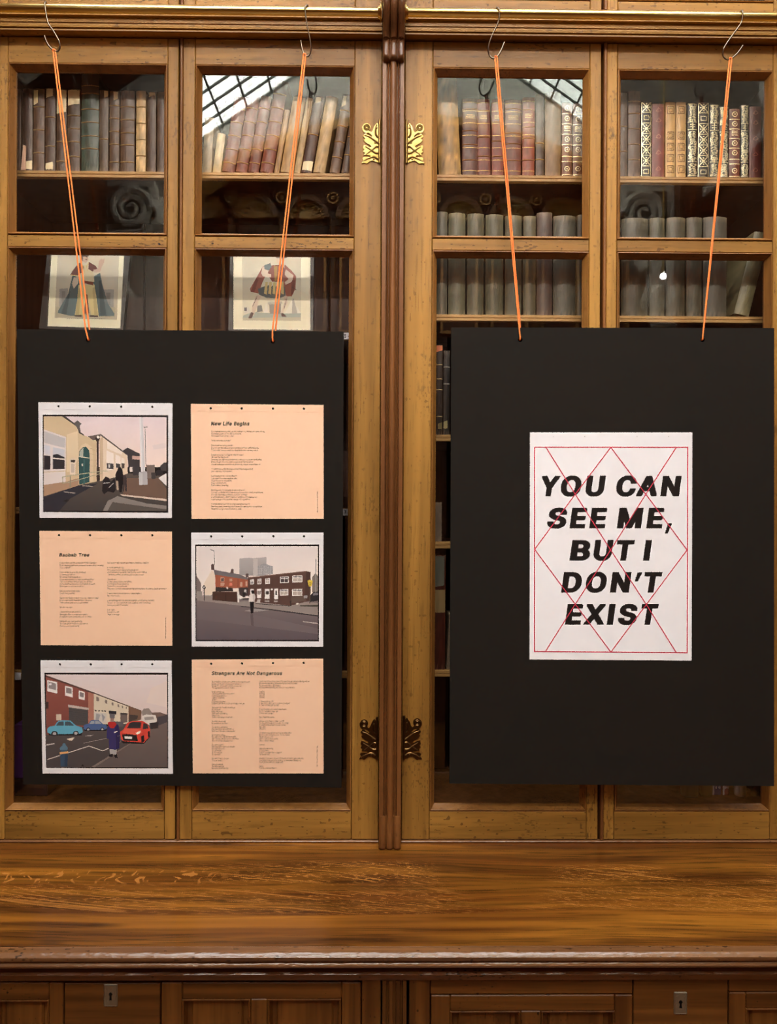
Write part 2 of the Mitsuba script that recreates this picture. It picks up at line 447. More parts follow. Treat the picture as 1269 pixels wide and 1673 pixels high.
for sx, aim, lab in ((WX0, 1, 'small bronze uplight added on the dark side wall to brighten the scrolled bracket'), (WX1, -1, 'small bronze uplight added on the plastered side wall to brighten the scrolled bracket')):  # wall lamps added to brighten the plaster brackets in the reflections
    key = thing('added_uplight', lab, 'lamp', 'added wall uplighters')
    px_, py_, pz_ = sx + aim * .14, -2.75, 2.55
    cone = tube([(px_, py_, pz_ - .10), (px_, py_, pz_ - .02)], [.035, .06], 16)
    put('shade', cone, 'mat_hinge', key, smooth=40)
    put('arm', tube([(sx, py_, pz_ - .06), (px_, py_, pz_ - .06)], .008, 8), 'mat_hinge', key)
    scene[key + '__beam'] = {'type': 'spot', 'cutoff_angle': 34.0, 'beam_width': 9.0, 'intensity': {'type': 'rgb', 'value': list(UPLIGHT)},
                             'to_world': T4().look_at(origin=[px_, py_, pz_], target=[sx + aim * (.06 if aim > 0 else .34), WYF + .3, 3.36], up=[0, 1, 0])}

for i, x in enumerate((-.75, .2, 1.15)):  # floor lamps added to brighten the carved arcade in the reflections
    key = thing('added_floor_uplight', 'tall bronze floor uplight added to brighten the arcade, %s from the dark side wall' % ('first', 'second', 'third')[i], 'lamp', 'added floor uplighters')
    put('base', tube([(x, -3.3, .0005), (x, -3.3, .03)], [.14, .12], 20), 'mat_hinge', key)
    put('pole', tube([(x, -3.3, .03), (x, -3.3, 2.28)], .012, 10), 'mat_hinge', key)
    put('shade', tube([(x, -3.3, 2.28), (x, -3.3, 2.36)], [.03, .06], 16), 'mat_hinge', key)
    scene[key + '__beam'] = {'type': 'spot', 'cutoff_angle': 55.0, 'beam_width': 20.0, 'intensity': {'type': 'rgb', 'value': list(ARCADE)},
                             'to_world': T4().look_at(origin=[x, -3.3, 2.39], target=[x, WYF - .35, 3.75], up=[0, 1, 0])}
TRY, TRZ = -2.45, 3.9
tr = thing('added_lighting_track', 'added white lighting track across the room behind the camera', 'track')  # unseen track, added to carry the extra spotlights
own(tr, bx(-1.3, 1.66, TRY - .018, TRY + .018, TRZ + .10, TRZ + .13, .003), 'mat_plaster')
for i, x in enumerate((-.95, -.55, -.15, .25, .65, 1.05)):  # unseen spotlights added so the bookcases are brightest at the top
    key = thing('added_track_spotlight', 'added white track spotlight, %s from the dark side wall, aimed at the bookcases' % ('first', 'second', 'third', 'fourth', 'fifth', 'sixth')[i], 'lamp', 'added track spotlights behind the camera')
    o, tg = np.array([x, TRY, TRZ]), np.array([x * .95 - .02, 0, 2.42])
    d = (tg - o) / np.linalg.norm(tg - o)
    put('head', tube([o - d * .13, o - d * .03], .034, 16), 'mat_plaster', key, smooth=40)
    put('stem', tube([o - d * .08 + [0, 0, .02], [x, TRY - .068, TRZ + .101]], .008, 8), 'mat_plaster', key)
    scene[key + '__beam'] = {'type': 'spot', 'cutoff_angle': 27.0, 'beam_width': 4.0, 'intensity': {'type': 'rgb', 'value': list(TRACK)},
                             'to_world': T4().look_at(origin=o.tolist(), target=tg.tolist(), up=[0, 0, 1])}

# ------------------------------------------------------------------ bookcases
Z_DOOR0, Z_DOOR1 = az(450, 1371.5), az(450, 64.5)
Z_TOPJ, Z_MID1, Z_MID0, Z_BOTJ = az(450, 107), az(450, 387), az(450, 406.5), az(450, 1325)
Z_SLABTOP = 0.947
GLASS_Y, DOOR_T, MW = 0.015, 0.030, 0.0098
CASE_Y0, CASE_Y1, Z_FLOOR, Z_CEIL = 0.036, 0.30, 0.990, 2.445
SHELF_Y = 0.052
MPROF = [(0, .0045), (.0009, .0045), (.0011, -.0010), (.0024, -.0018), (.0034, -.0004), (.0038, .0016), (.0064, .0062), (.0088, .0118), (MW, .0130), (MW, .0180), (0, .0180)]


def X(px, y=250.0, Y=0.0): return ax(px, y, Y)


def door(case, xo0, xi0, xi1, xo1, zr, upper=False, astragal=None):
    """One glazed door: outer edges xo, inner (joint) edges xi; zr = joints of the rails, bottom to top."""
    d = numbered(case + '__door')
    labels[d] = {}
    z0, z1 = zr[0], zr[-1]
    put('stile', bx(xo0, xi0 - .0003, 0, DOOR_T, z0, z1, .0012), 'mat_honey_upright', d)
    put('stile', bx(xi1 + .0003, xo1, 0, DOOR_T, z0, z1, .0012), 'mat_honey_upright', d)
    for a in range(0, len(zr), 2):
        put('rail', bx(xi0 + .0005, xi1 - .0005, .0002, DOOR_T, zr[a] + .0003, zr[a + 1] - .0003, .0010), 'mat_honey_rail', d)
    for a in range(1, len(zr) - 1, 2):
        put('glazing_moulding', ring_frame(xi0, xi1, zr[a], zr[a + 1], MPROF), 'mat_moulding', d)
        g = trimesh.Trimesh([(xi0 + .006, GLASS_Y, zr[a] + .006), (xi1 - .006, GLASS_Y, zr[a] + .006), (xi1 - .006, GLASS_Y, zr[a + 1] - .006), (xi0 + .006, GLASS_Y, zr[a + 1] - .006)],
                            [(0, 1, 2), (0, 2, 3)], process=False)
        put('pane', g, 'mat_glass', d)
    if astragal:
        a0, a1 = astragal
        c, r = (a0 + a1) / 2, (a1 - a0) / 2
        prof = [(c - r, .020)] + [(c + r * math.cos(t), -.0008 - r * .9 * math.sin(t)) for t in np.linspace(math.pi, 0, 9)] + [(c + r, .020)]
        put('astragal', prism_z(prof, z0, z1), 'mat_reeded', d)
    del labels[d]
    return d


ZR = [Z_DOOR0, Z_BOTJ, Z_MID0, Z_MID1, Z_TOPJ, Z_DOOR1]
Z_UP0 = az(600, 12.0)                       # foot of the upper doors
ZU = [Z_UP0, az(1130, 3.0), 3.15, 3.25]
DOORS = {'A': (X(-33), X(12.6), X(273.6), X(290.8), None), 'B': (X(298.6), X(318.3), X(579), X(623.0), (X(293.8), X(298.4))),
         'C': (X(661), X(706.4), X(963), X(981.4), None), 'D': (X(991), X(1008), X(1262.6), X(1308), (X(985.4), X(990.8)))}
cases, uppers = [], []
for n, (da, db, xs0, xs1) in enumerate((('A', 'B', X(-33), X(623)), ('C', 'D', X(661), X(1308)))):
    lab = ('glazed oak bookcase with two framed prints and plain old leather books',
           'glazed oak bookcase with gilt ornamented books and bottles on its floor')[n]
    case = thing('bookcase', lab, 'bookcase')
    cases.append(case)
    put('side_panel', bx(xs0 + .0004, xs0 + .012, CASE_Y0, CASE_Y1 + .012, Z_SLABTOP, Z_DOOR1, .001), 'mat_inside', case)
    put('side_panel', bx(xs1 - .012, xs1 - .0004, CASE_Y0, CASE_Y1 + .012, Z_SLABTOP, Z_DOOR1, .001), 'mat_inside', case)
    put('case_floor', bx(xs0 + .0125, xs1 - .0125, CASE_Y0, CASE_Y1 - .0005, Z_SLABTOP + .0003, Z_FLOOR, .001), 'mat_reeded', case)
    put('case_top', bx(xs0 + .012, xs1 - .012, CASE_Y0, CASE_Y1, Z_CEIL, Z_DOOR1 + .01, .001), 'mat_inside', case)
    nb = 7
    w = (xs1 - xs0 - .024) / nb
    for i in range(nb):
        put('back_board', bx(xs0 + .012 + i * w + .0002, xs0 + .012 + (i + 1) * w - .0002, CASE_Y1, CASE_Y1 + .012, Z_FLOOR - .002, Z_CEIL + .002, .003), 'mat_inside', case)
    tops = ((281.5, 543.5, 830, 1096.5), (285.5, 514, 710.5, 885.5, 1095))[n]
    for j, ty in enumerate(tops):
        zt = az((420, 830)[n], ty, SHELF_Y)
        prof = [(SHELF_Y + .002, zt), (SHELF_Y, zt - .001), (SHELF_Y, zt - .0058), (SHELF_Y + .0015, zt - .0066), (SHELF_Y, zt - .0074), (SHELF_Y, zt - .0125), (SHELF_Y + .002, zt - .0135), (SHELF_Y + .0098, zt - .0135), (SHELF_Y + .0098, zt)]
        sk = put('shelf', bx(xs0 + .013, xs1 - .013, SHELF_Y + .010, CASE_Y1 - .001, zt - .0135, zt), 'mat_inside', case)
        put('lipping', prism_x(prof, xs0 + .013, xs1 - .013), 'mat_shelf', sk)
    for nm in (da, db):
        xo0, xi0, xi1, xo1, ast = DOORS[nm]
        door(case, xo0, xi0, xi1, xo1, ZR, astragal=ast)
    # dividing cornice above the doors
    Q = lambda y, Y: (Y, az(600, y, Y))
    corn = [(.034, Z_DOOR1 + .002), (-.006, Z_DOOR1 + .0015), Q(56.2, -.0175), Q(55.2, -.0195), Q(53.2, -.0188), Q(52.6, -.0110), Q(50.2, -.0110), Q(49.8, -.0145), Q(46, -.0150), Q(42.4, -.0145), Q(41.6, -.0165),
            Q(35, -.0165), Q(34, -.0155), Q(29.5, -.0235), Q(20, -.0240), Q(16, -.0230), Q(13, -.004), (-.004, Z_UP0 - .0015), (.034, Z_UP0 - .0015)]
    put('cornice', prism_x(corn, xs0 + (.0 if n else 0), xs1), 'mat_honey_rail', case)

    up = thing('upper_bookcase', ('lower edge of the upper bookcase doors above the brass rail, over the framed prints', 'lower edge of the upper bookcase doors above the brass rail, over the gilt books')[n], 'bookcase')
    for nm in (da, db):
        xo0, xi0, xi1, xo1, ast = DOORS[nm]
        door(up, xo0, xi0, xi1, xo1, ZU, astragal=ast)
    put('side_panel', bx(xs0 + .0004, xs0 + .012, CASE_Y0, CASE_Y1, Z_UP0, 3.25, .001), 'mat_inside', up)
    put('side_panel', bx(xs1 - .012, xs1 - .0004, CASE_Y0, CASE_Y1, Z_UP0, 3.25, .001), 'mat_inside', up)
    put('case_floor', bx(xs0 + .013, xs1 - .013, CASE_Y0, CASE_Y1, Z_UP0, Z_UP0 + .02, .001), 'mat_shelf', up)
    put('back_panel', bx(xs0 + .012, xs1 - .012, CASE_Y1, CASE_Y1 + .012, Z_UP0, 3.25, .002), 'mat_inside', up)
    put('cornice', bx(xs0 - .01, xs1 + .01, -.03, CASE_Y1, 3.252, 3.33, .01), 'mat_honey_rail', up)


# ------------------------------------------------------------------ reeded pilasters
def lobed(xc, rows, lobes=3, yb=.03, n=12):
    """Reeded block: rows of (z, y of the fillets, half width, reed depth)."""
    V, NX = [], lobes * n + 1
    for z, yf, hw, amp in rows:
        for i in range(NX):
            t = i / (NX - 1)
            s = (t * lobes) % 1.0 * 2 - 1
            V.append((xc - hw + 2 * hw * t, yf - amp * math.sqrt(max(0, 1 - s * s)), z))
        V.append((xc + hw, yb, z)); V.append((xc - hw, yb, z))
    m = NX + 2
    tri = []
    for r in range(len(rows) - 1):
        for i in range(m):
            j = (i + 1) % m
            a, b, c, d = r * m + i, r * m + j, (r + 1) * m + j, (r + 1) * m + i
            tri += [(a, b, c), (a, c, d)]
    for r, fl in ((0, 1), (len(rows) - 1, 0)):
        c0 = len(V)
        z = rows[r][0]
        V.append((xc, (rows[r][1] + yb) / 2, z))
        for i in range(m):
            j = (i + 1) % m
            tri.append((c0, r * m + j, r * m + i) if fl else (c0, r * m + i, r * m + j))
    return fixed(V, tri)


PX = 1.154e-3


def reed_profile(xc, yf, hw):
    """Front of the shaft: fillet, bead, round reed, bead, fillet."""
    k = hw / 18.2
    half = [(18.2, .03), (18.2, yf + .004), (17.4, yf), (11.2, yf), (10.6, yf + .005), (10.0, yf + .005), (9.4, yf + .001), (8.4, yf - .0005), (7.4, yf + .001), (6.9, yf + .006), (5.6, yf + .006), (5.0, yf + .001)]
    reed = [(5.0 * math.cos(t), yf + .001 - .0055 * math.sin(t)) for t in np.linspace(.25, math.pi / 2, 5)]
    R = half + reed
    L = [(-a, b) for a, b in R[::-1]][1:]
    return [(xc + a * k, b) for a, b in R + L]


for n, (pc, lab) in enumerate(((642.0, 'reeded oak pilaster with bracket capital between the two bookcases, standing on the worktop'),
                               (-52.5, 'reeded oak pilaster at the outer edge beside the framed print of the cloaked man'), (1327.0, 'reeded oak pilaster at the outer edge beside the gilt books'))):
    xc = X(pc, 250, -.028 if n == 0 else 0)
    hw = 17.9 * PX
    p = thing('pilaster', lab, 'pilaster')
    zcol, zt2, ztop = az(642, 99, -.033), az(642, 60, -.036), az(642, -20, -.06)
    put('shaft', prism_z(reed_profile(xc, -.028, hw), Z_SLABTOP + .04, zcol + .01), 'mat_reeded', p)
    zb = Z_SLABTOP
    put('foot', lobed(xc, [(zb, -.027, hw, .006), (zb + .004, -.0275, hw, .009), (zb + .02, -.0275, hw, .008), (zb + .042, -.0272, hw * .99, .006), (zb + .060, -.027, hw * .985, .003)]), 'mat_reeded', p, smooth=50)
    put('collar', lobed(xc, [(zcol, -.028, hw * .93, .007), (zcol + .004, -.030, hw * .97, .010), (zcol + .009, -.030, hw, .011), (zcol + .014, -.029, hw, .008), (zcol + .03, -.029, hw * .98, .006), (zt2 - .006, -.029, hw * .98, .007), (zt2 - .002, -.030, hw, .010)]), 'mat_capital', p, smooth=40)
    put('bracket', lobed(xc, [(zt2 - .003, -.030, hw, .012), (zt2 + .003, -.032, hw, .013), (zt2 + .012, -.042, hw, .012), (zt2 + .024, -.056, hw, .011), (zt2 + .036, -.064, hw, .010), (zt2 + .048, -.066, hw, .010), (zt2 + .060, -.062, hw, .011), (zt2 + .075, -.050, hw, .010), (zt2 + .095, -.036, hw, .008), (zt2 + .7, -.030, hw, .006)]), 'mat_capital', p, smooth=40)

# ------------------------------------------------------------------ brass rails
ROD_Y, ROD_R = -.0505, .0073
ZROD = az(642, 20.4, ROD_Y)
for n, (pa, pb) in enumerate(((-34, 623.5), (660.5, 1309))):
    r = thing('brass_rail', ('polished brass ladder rail above the framed prints', 'polished brass ladder rail above the gilt books')[n], 'rail')
    xa, xb = X(pa, 20, ROD_Y), X(pb, 20, ROD_Y)
    put('rod', tube([(xa, ROD_Y, ZROD), ((xa + xb) / 2, ROD_Y, ZROD), (xb, ROD_Y, ZROD)], ROD_R, 24), 'mat_brass', r, smooth=60)
    for xe, s in ((xa, 1), (xb, -1)):
        put('flange', tube([(xe + s * .0002, ROD_Y, ZROD), (xe + s * .0028, ROD_Y, ZROD), (xe + s * .003, ROD_Y, ZROD), (xe + s * .007, ROD_Y, ZROD)], [.0155, .0165, .0115, .0095], 24), 'mat_brass', r, smooth=35)

# ------------------------------------------------------------------ hinges on the door stiles
HINGE = [(490, 240), (490, 760), (460, 762), (430, 752), (395, 738), (370, 735), (340, 752), (310, 776), (285, 765), (245, 770), (268, 730), (256, 702), (280, 688), (345, 690), (360, 680), (350, 668), (275, 664), (292, 640), (262, 622), (282, 596), (262, 575), (270, 535), (315, 548), (345, 568), (368, 560), (355, 538), (320, 520), (290, 500), (270, 470), (292, 458), (262, 422), (288, 388), (335, 412), (372, 438), (380, 420), (355, 395), (330, 380), (305, 388), (270, 372), (252, 340), (250, 305), (272, 270), (310, 256), (345, 272), (358, 300), (352, 335), (335, 352), (370, 372), (388, 345), (402, 300), (438, 250), (458, 275), (470, 300), (472, 240)]
VEINS = [[(465, 640), (420, 640), (360, 600), (295, 560)], [(465, 520), (420, 490), (350, 440), (285, 415)], [(455, 720), (400, 690), (330, 712), (265, 745)], [(450, 440), (425, 400), (425, 330), (438, 275)], [(460, 560), (430, 560), (380, 600), (300, 660)]]


def hinge(dkey, px_edge, py0, py1, sgn, mat='mat_hinge'):
    """Pierced leaf hinge; sgn -1: leaf lies to the smaller-x side of the knuckle."""
    x0 = X(px_edge, 0.5 * (py0 + py1))
    zt, zb = az(px_edge, py0), az(px_edge, py1)
    s = (zt - zb) / 525.0

    def cv(a, b): return (x0 + sgn * (490 - a) * s, zt - (b - 240) * s)
    poly = Polygon([cv(a, b) for a, b in HINGE]).buffer(0)
    plate = facing(poly, 0.0003, .0026)
    ms = [plate]
    for v in VEINS:
        q = spline([(*cv(a, b),) for a, b in v], 5)
        ms.append(tube(np.c_[q[:, 0], np.full(len(q), -.0024), q[:, 1]], np.linspace(.0024, .0009, len(q)), 6))
    a, b = cv(308, 312)
    for r, t in ((.0050, .0014), (.0026, .0012)):
        ms.append(tube([(a + r * math.cos(h), -.0024, b + r * math.sin(h)) for h in np.linspace(0, 2 * math.pi, 18)[:-1]], t, 6, True))
    for q in ((418, 508), (402, 715), (435, 318)):
        a, b = cv(*q)
        sp = trimesh.creation.icosphere(1, .0022); sp.apply_scale((1, .6, 1)); sp.apply_translation((a, -.0024, b)); ms.append(sp)
    put('hinge', cat(*ms), mat, dkey, label='pierced brass leaf hinge', smooth=40)
    kx = x0 + sgn * .0024
    nk = 9
    L = (zt - zb + .004)
    for i in range(nk):
        za = zb - .001 + L * i / nk
        put('hinge_knuckle', tube([(kx, -.0030, za + .0003), (kx, -.0030, za + L / nk - .0003)], .0024, 10), mat, dkey, smooth=40)


hinge(cases[0] + '__door_001', 622.0, 200, 267, -1)
hinge(cases[0] + '__door_001', 617.6, 1173, 1239, -1, 'mat_hinge_dark')
hinge(cases[1] + '__door', 662.0, 200, 267, 1)
hinge(cases[1] + '__door', 657.6, 1171, 1239, 1, 'mat_hinge_dark')

# ------------------------------------------------------------------ worktop and base cabinets
XW0, XW1 = X(-72), X(1347)
top = thing('worktop', 'long oak worktop with pale grain flecks and worn moulded front edge', 'worktop')
put('board', bx(XW0, XW1, -.3595, .034, .925, Z_SLABTOP, .0008), 'mat_worktop', top)
nose = [(-.359, .947), (-.3735, .947), (-.3752, .9477), (-.378, .9463), (-.3806, .943), (-.3806, .9395), (-.3785, .9362), (-.3752, .9348), (-.3742, .9342), (-.3768, .9326), (-.3782, .9295), (-.377, .9266), (-.373, .9250), (-.366, .9240), (-.352, .9205), (-.349, .9160), (-.349, .9115), (-.3580, .9100), (-.3605, .9072), (-.3585, .9045), (-.3515, .9035), (-.3455, .9018), (-.3445, .8985), (-.3435, .8895), (-.33, .8895), (-.33, .925), (-.359, .925)]
put('nosing', prism_x(nose, XW0, XW1), 'mat_nosing', top, smooth=35)
bead = [(.0, Z_SLABTOP)] + [(-.0005 - .003 * math.sin(t), Z_SLABTOP + .0022 - .0022 * math.cos(t)) for t in np.linspace(0, math.pi, 7)] + [(.004, Z_DOOR0 - .0003), (.004, Z_SLABTOP)]
for xa, xb in ((X(-33), X(623)), (X(661), X(1308))):
    put('back_bead', prism_x(bead, xa, xb), 'mat_nosing', top, smooth=40)

BY = -.338


def B(px, py=1640.0): return ax(px, py, BY)


def Bz(py): return az(640, py, BY)


ZB0, ZB1 = .10, .8893


def base_door(case, px0, px1, py_top, stile, cols, rail):
    d = numbered(case + '__door')
    labels[d] = {}
    x0, x1, z1 = B(px0), B(px1), min(Bz(py_top), ZB1 - .0005)
    sl, sr = stile
    put('stile', bx(x0 + .0008, B(px0 + sl), BY, BY + .022, ZB0 + .01, z1, .0014), 'mat_base_upright', d)
    put('stile', bx(B(px1 - sr), x1 - .0008, BY, BY + .022, ZB0 + .01, z1, .0014), 'mat_base_upright', d)
    zr = Bz(py_top + rail)
    put('rail', bx(B(px0 + sl) + .0004, B(px1 - sr) - .0004, BY + .0002, BY + .022, zr, z1, .0014), 'mat_base_rail', d)
    put('rail', bx(B(px0 + sl) + .0004, B(px1 - sr) - .0004, BY + .0002, BY + .022, ZB0 + .01, ZB0 + .06, .0014), 'mat_base_rail', d)
    for i, (a, b) in enumerate(cols):
        xa, xb = B(a), B(b)
        put('panel', cat(bx(xa, xb, BY + .014, BY + .020, ZB0 + .06, zr, 0), bx(xa + .012, xb - .012, BY + .0095, BY + .016, ZB0 + .075, zr - .006, .003)), 'mat_base_upright', d)
        put('panel_moulding', ring_frame(xa, xb, ZB0 + .06, zr, [(0, .0005 + BY), (.001, BY - .001), (.0028, BY + .0005), (.0032, BY + .004), (.0055, BY + .012), (.0055, BY + .016), (0, BY + .016)]), 'mat_base_upright', d)
        if i < len(cols) - 1:
            put('mullion', bx(xb + .0004, B(cols[i + 1][0]) - .0004, BY + .0003, BY + .022, ZB0 + .06, zr, .0014), 'mat_base_upright', d)
    del labels[d]


def lock(case, px, py0, py1, wpx):
    xa, xb, za, zb = B(px - wpx / 2), B(px + wpx / 2), Bz(py1), Bz(py0)
    pl = put('lock_plate', bx(xa, xb, BY - .0016, BY + .001, za, zb, .0012), 'mat_iron', case, label='worn metal keyhole plate')
    xm, zm = (xa + xb) / 2, (za + zb) / 2
    key = Point(xm, zm + .002).buffer(.0026, 8).union(Polygon([(xm - .0012, zm + .001), (xm + .0012, zm + .001), (xm + .0018, zm - .0065), (xm - .0018, zm - .0065)]))
    put('keyhole', facing(key, BY - .0014, .0006), 'mat_hole', pl)
    ms = []
    for s in (-1, 1):
        q = spline([(xm + s * .002, zb - .004), (xm + s * .006, zb - .007), (xm + s * .0045, zm + .004), (xm + s * .0075, zm - .002), (xm + s * .005, za + .009), (xm + s * .0015, za + .005)], 5)
        ms.append(tube(np.c_[q[:, 0], np.full(len(q), BY - .0016), q[:, 1]], .0008, 5))
    rim = ring_frame(xa + .001, xb - .001, za + .001, zb - .001, [(0, BY - .0012), (.0006, BY - .0024), (.0012, BY - .0012)])
    put('engraving', cat(*ms, rim), 'mat_iron', pl)


b0 = thing('base_cabinet', 'dark oak base cabinet with a plain grey keyhole plate, below the board of pages', 'cabinet')
b1 = thing('base_cabinet', 'dark oak base cabinet with an engraved keyhole plate, below the poster board', 'cabinet')
for case, xa, xb in ((b0, B(-72), B(622)), (b1, B(668), B(1347))):
    put('carcass', bx(xa, xb, BY + .024, .30, ZB0, ZB1 - .002), 'mat_base_upright', case)
    put('plinth', bx(xa, xb, BY + .03, .30, 0, ZB0), 'mat_base_rail', case)
put('upright', bx(B(105), B(261), BY + .0004, BY + .023, ZB0, Bz(1606), .0012), 'mat_base_rail', b0)
put('upright', bx(B(591), B(622), BY - .0012, BY + .023, ZB0, ZB1, .0012), 'mat_base_upright', b0)
base_door(b0, -190, 104, 1605, (36, 24), [(-150, -40), (-10, 80)], 28)
base_door(b0, 262.5, 590, 1605, (35, 32), [(297, 409), (437, 557)], 27)
lock(b0, 181, 1606.5, 1643, 23)
put('upright', bx(B(668), B(702), BY - .0008, BY + .023, ZB0, ZB1, .0012), 'mat_base_upright', b1)
put('top_rail', bx(B(703), B(1033), BY + .0003, BY + .023, Bz(1625), ZB1, .0012), 'mat_base_rail', b1)
put('upright', bx(B(1035), B(1189), BY + .0002, BY + .023, ZB0, ZB1, .0012), 'mat_base_rail', b1)
put('top_rail', bx(B(1190.5), B(1347), BY + .0003, BY + .023, Bz(1621.5), ZB1, .0012), 'mat_base_rail', b1)
base_door(b1, 703, 1034, 1626.5, (32, 30), [(735, 850), (884, 1004)], 26)
base_door(b1, 1190, 1480, 1623, (28, 30), [(1218, 1326), (1356, 1450)], 26)
lock(b1, 1111, 1621, 1658, 22)
bp = thing('base_pilaster', 'reeded dark oak pilaster between the two base cabinets', 'pilaster')
xc = B(644)
prof = [(17, .0), (17, -.012), (12, -.012), (11.4, -.002), (8, -.002), (7.4, -.012), (2.6, -.012), (2, -.004)]
pf = [(xc + a * .00103, BY + .004 + b) for a, b in prof] + [(xc - a * .00103, BY + .004 + b) for a, b in prof[::-1]]
put('shaft', prism_z(pf, .12, ZB1), 'mat_base_upright', bp)
put('plinth', bx(xc - .022, xc + .022, BY - .012, BY + .03, 0, .12, .003), 'mat_base_rail', bp)

# ------------------------------------------------------------------ flat sheets: a plane with its own two axes
class Flat:
    def __init__(self, o, u, v):
        self.o = np.asarray(o, float)
        self.u = np.asarray(u, float) / np.linalg.norm(u)
        v = np.asarray(v, float)
        v = v - self.u * np.dot(v, self.u)
        self.v = v / np.linalg.norm(v)
        self.n = -np.cross(self.u, self.v)

    def st(self, px, py):
        q = hit(px, py, self.o, self.n) - self.o
        return float(q @ self.u), float(q @ self.v)

    def world(self, st, h):
        st = np.asarray(st, float)
        return self.o + st[:, :1] * self.u + st[:, 1:2] * self.v + np.reshape(h, (-1, 1)) * self.n

    def solid(self, poly, h0, h1):
        ms = []
        for q in polys(poly):
            m = trimesh.creation.extrude_polygon(q, h1 - h0, engine='earcut')
            v = np.asarray(m.vertices)
            m.vertices = self.world(v[:, :2], v[:, 2] + h0)
            if m.volume < 0: m.invert()
            ms.append(m)
        return cat(*ms)

    def sheet(self, poly, h):
        v, f = tri2d(poly)
        m = trimesh.Trimesh(self.world(v, np.full(len(v), h)), f, process=False)
        if len(f) and np.mean(m.face_normals @ self.n) < 0: m.invert()
        return m

    def px(self, pts): return [self.st(*p) for p in pts]


# ------------------------------------------------------------------ lettering
_GL = {}


def _flat(text):
    m = meshkit.text_mesh(text, 1.0, 0.1)
    top = m.faces[m.face_normals[:, 2] > .9]
    v = np.asarray(m.vertices)[:, :2]
    return unary_union([Polygon(v[f]).buffer(.004) for f in top])


def glyph(c):
    if c not in _GL:
        w = _flat('i' + c + 'i').bounds[2] - _flat('ii').bounds[2] if c != ' ' else .38
        _GL[c] = (None if c == ' ' else _flat(c).simplify(.02), w)
    return _GL[c]


def line_poly(text, bold=0.0, slant=0.0, track=0.0):
    x, out = 0.0, []
    for ch in text:
        g, w = glyph(ch)
        if g is not None:
            q = g.buffer(bold, join_style=2) if bold else g
            out.append(affinity.translate(q, x, 0))
        x += w + track
    p = unary_union(out)
    return affinity.affine_transform(p, [1, slant, 0, 1, 0, 0]) if slant else p


def fit_text(fl, text, pl, pr, pbase, pcap, bold=0.0, slant=0.0, track=0.0):
    """Lettering between two photograph columns, on a baseline, capitals pcap pixels tall; in the sheet's own coordinates."""
    p = line_poly(text, bold, slant, track)
    (s0, t0), (s1, t1), (_, tc) = fl.st(pl, pbase), fl.st(pr, pbase), fl.st(pl, pbase - pcap)
    x0, _, x1, _ = p.bounds
    k = (s1 - s0) / (x1 - x0)
    h = t0 - tc
    return affinity.affine_transform(p, [k, 0, (t1 - t0) / (x1 - x0), -h, s0 - k * x0, t0])


# ------------------------------------------------------------------ hanging boards
def board(corners, label):
    tl, tr, bl = (np.array(c) for c in corners)
    fl = Flat(tl, tr - tl, bl - tl)
    W, H = np.linalg.norm(tr - tl), np.linalg.norm(bl - tl)
    return fl, W, H, thing('display_board', label, 'board', 'black boards hung from the brass rails')


FL_L, WL, HL, bdL = board([(-.6601, -.0468, 1.8988), (-.0662, -.0571, 1.8967), (-.6572, -.0076, 1.0587)], 'black board carrying six pages, hung on orange cords before the bookcase of framed prints')
FL_R, WR, HR, bdR = board([(.1311, -.0298, 1.9119), (.7250, -.0428, 1.9121), (.1308, -.0374, 1.0710)], 'black board carrying one white poster, hung on orange cords before the gilt books')
HOLES = {0: [(144.0, 555.5), (445.5, 557.5)], 1: [(849.5, 555.0), (1147.5, 555.0)]}
for i, (fl, W, H, key) in enumerate(((FL_L, WL, HL, bdL), (FL_R, WR, HR, bdR))):
    q = sbox(0, 0, W, H)
    for h in HOLES[i]:
        q = q.difference(Point(fl.st(*h)).buffer(.0042, 10))
    own(key, fl.solid(q, -.005, 0), 'mat_board')

# S-shaped steel hooks and doubled orange cords
HOOKS = [([(73, 24), (78, 36), (86, 49), (92, 59), (96.5, 68), (98, 76), (96, 82), (91.5, 84), (86.5, 81.5), (80, 75), (75.5, 67), (72.4, 58.5)], (76, 12)),
         ([(498, 19), (500, 32), (503, 48), (506, 63), (507.5, 75), (507, 85), (504, 91), (499.5, 91.5), (495, 85), (492.5, 75), (491.3, 66)], (503, 11)),
         ([(815.5, 20), (815, 31), (811, 43), (805, 55), (800, 68), (797.5, 79), (799, 89), (803, 94.5), (808.5, 94.8), (814, 90), (819.5, 80), (823.8, 69)], (811, 12)),
         ([(1213, 24), (1211, 36), (1204, 47), (1196, 58), (1187, 71), (1181.5, 81), (1181, 90), (1185, 96), (1191, 97.5), (1198, 93), (1206, 85), (1213.3, 74.5)], (1210, 17))]
HOOK_LAB = ['steel S hook on the brass rail above the print of the cloaked man', 'steel S hook on the brass rail above the print of the soldier', 'steel S hook on the brass rail above the dark red leather books', 'steel S hook on the brass rail above the black and gold books']
CORD_LAB = ['doubled orange cord crossing the print of the cloaked man', 'doubled orange cord crossing the print of the soldier', 'doubled orange cord crossing the dark red leather books', 'doubled orange cord crossing the black and gold books']
CORD_PX = [((88.5, 83), (141.5, 538)), ((497.5, 90), (446.5, 540)), ((810, 94), (848.5, 535.5)), ((1193, 96.5), (1149.5, 535))]
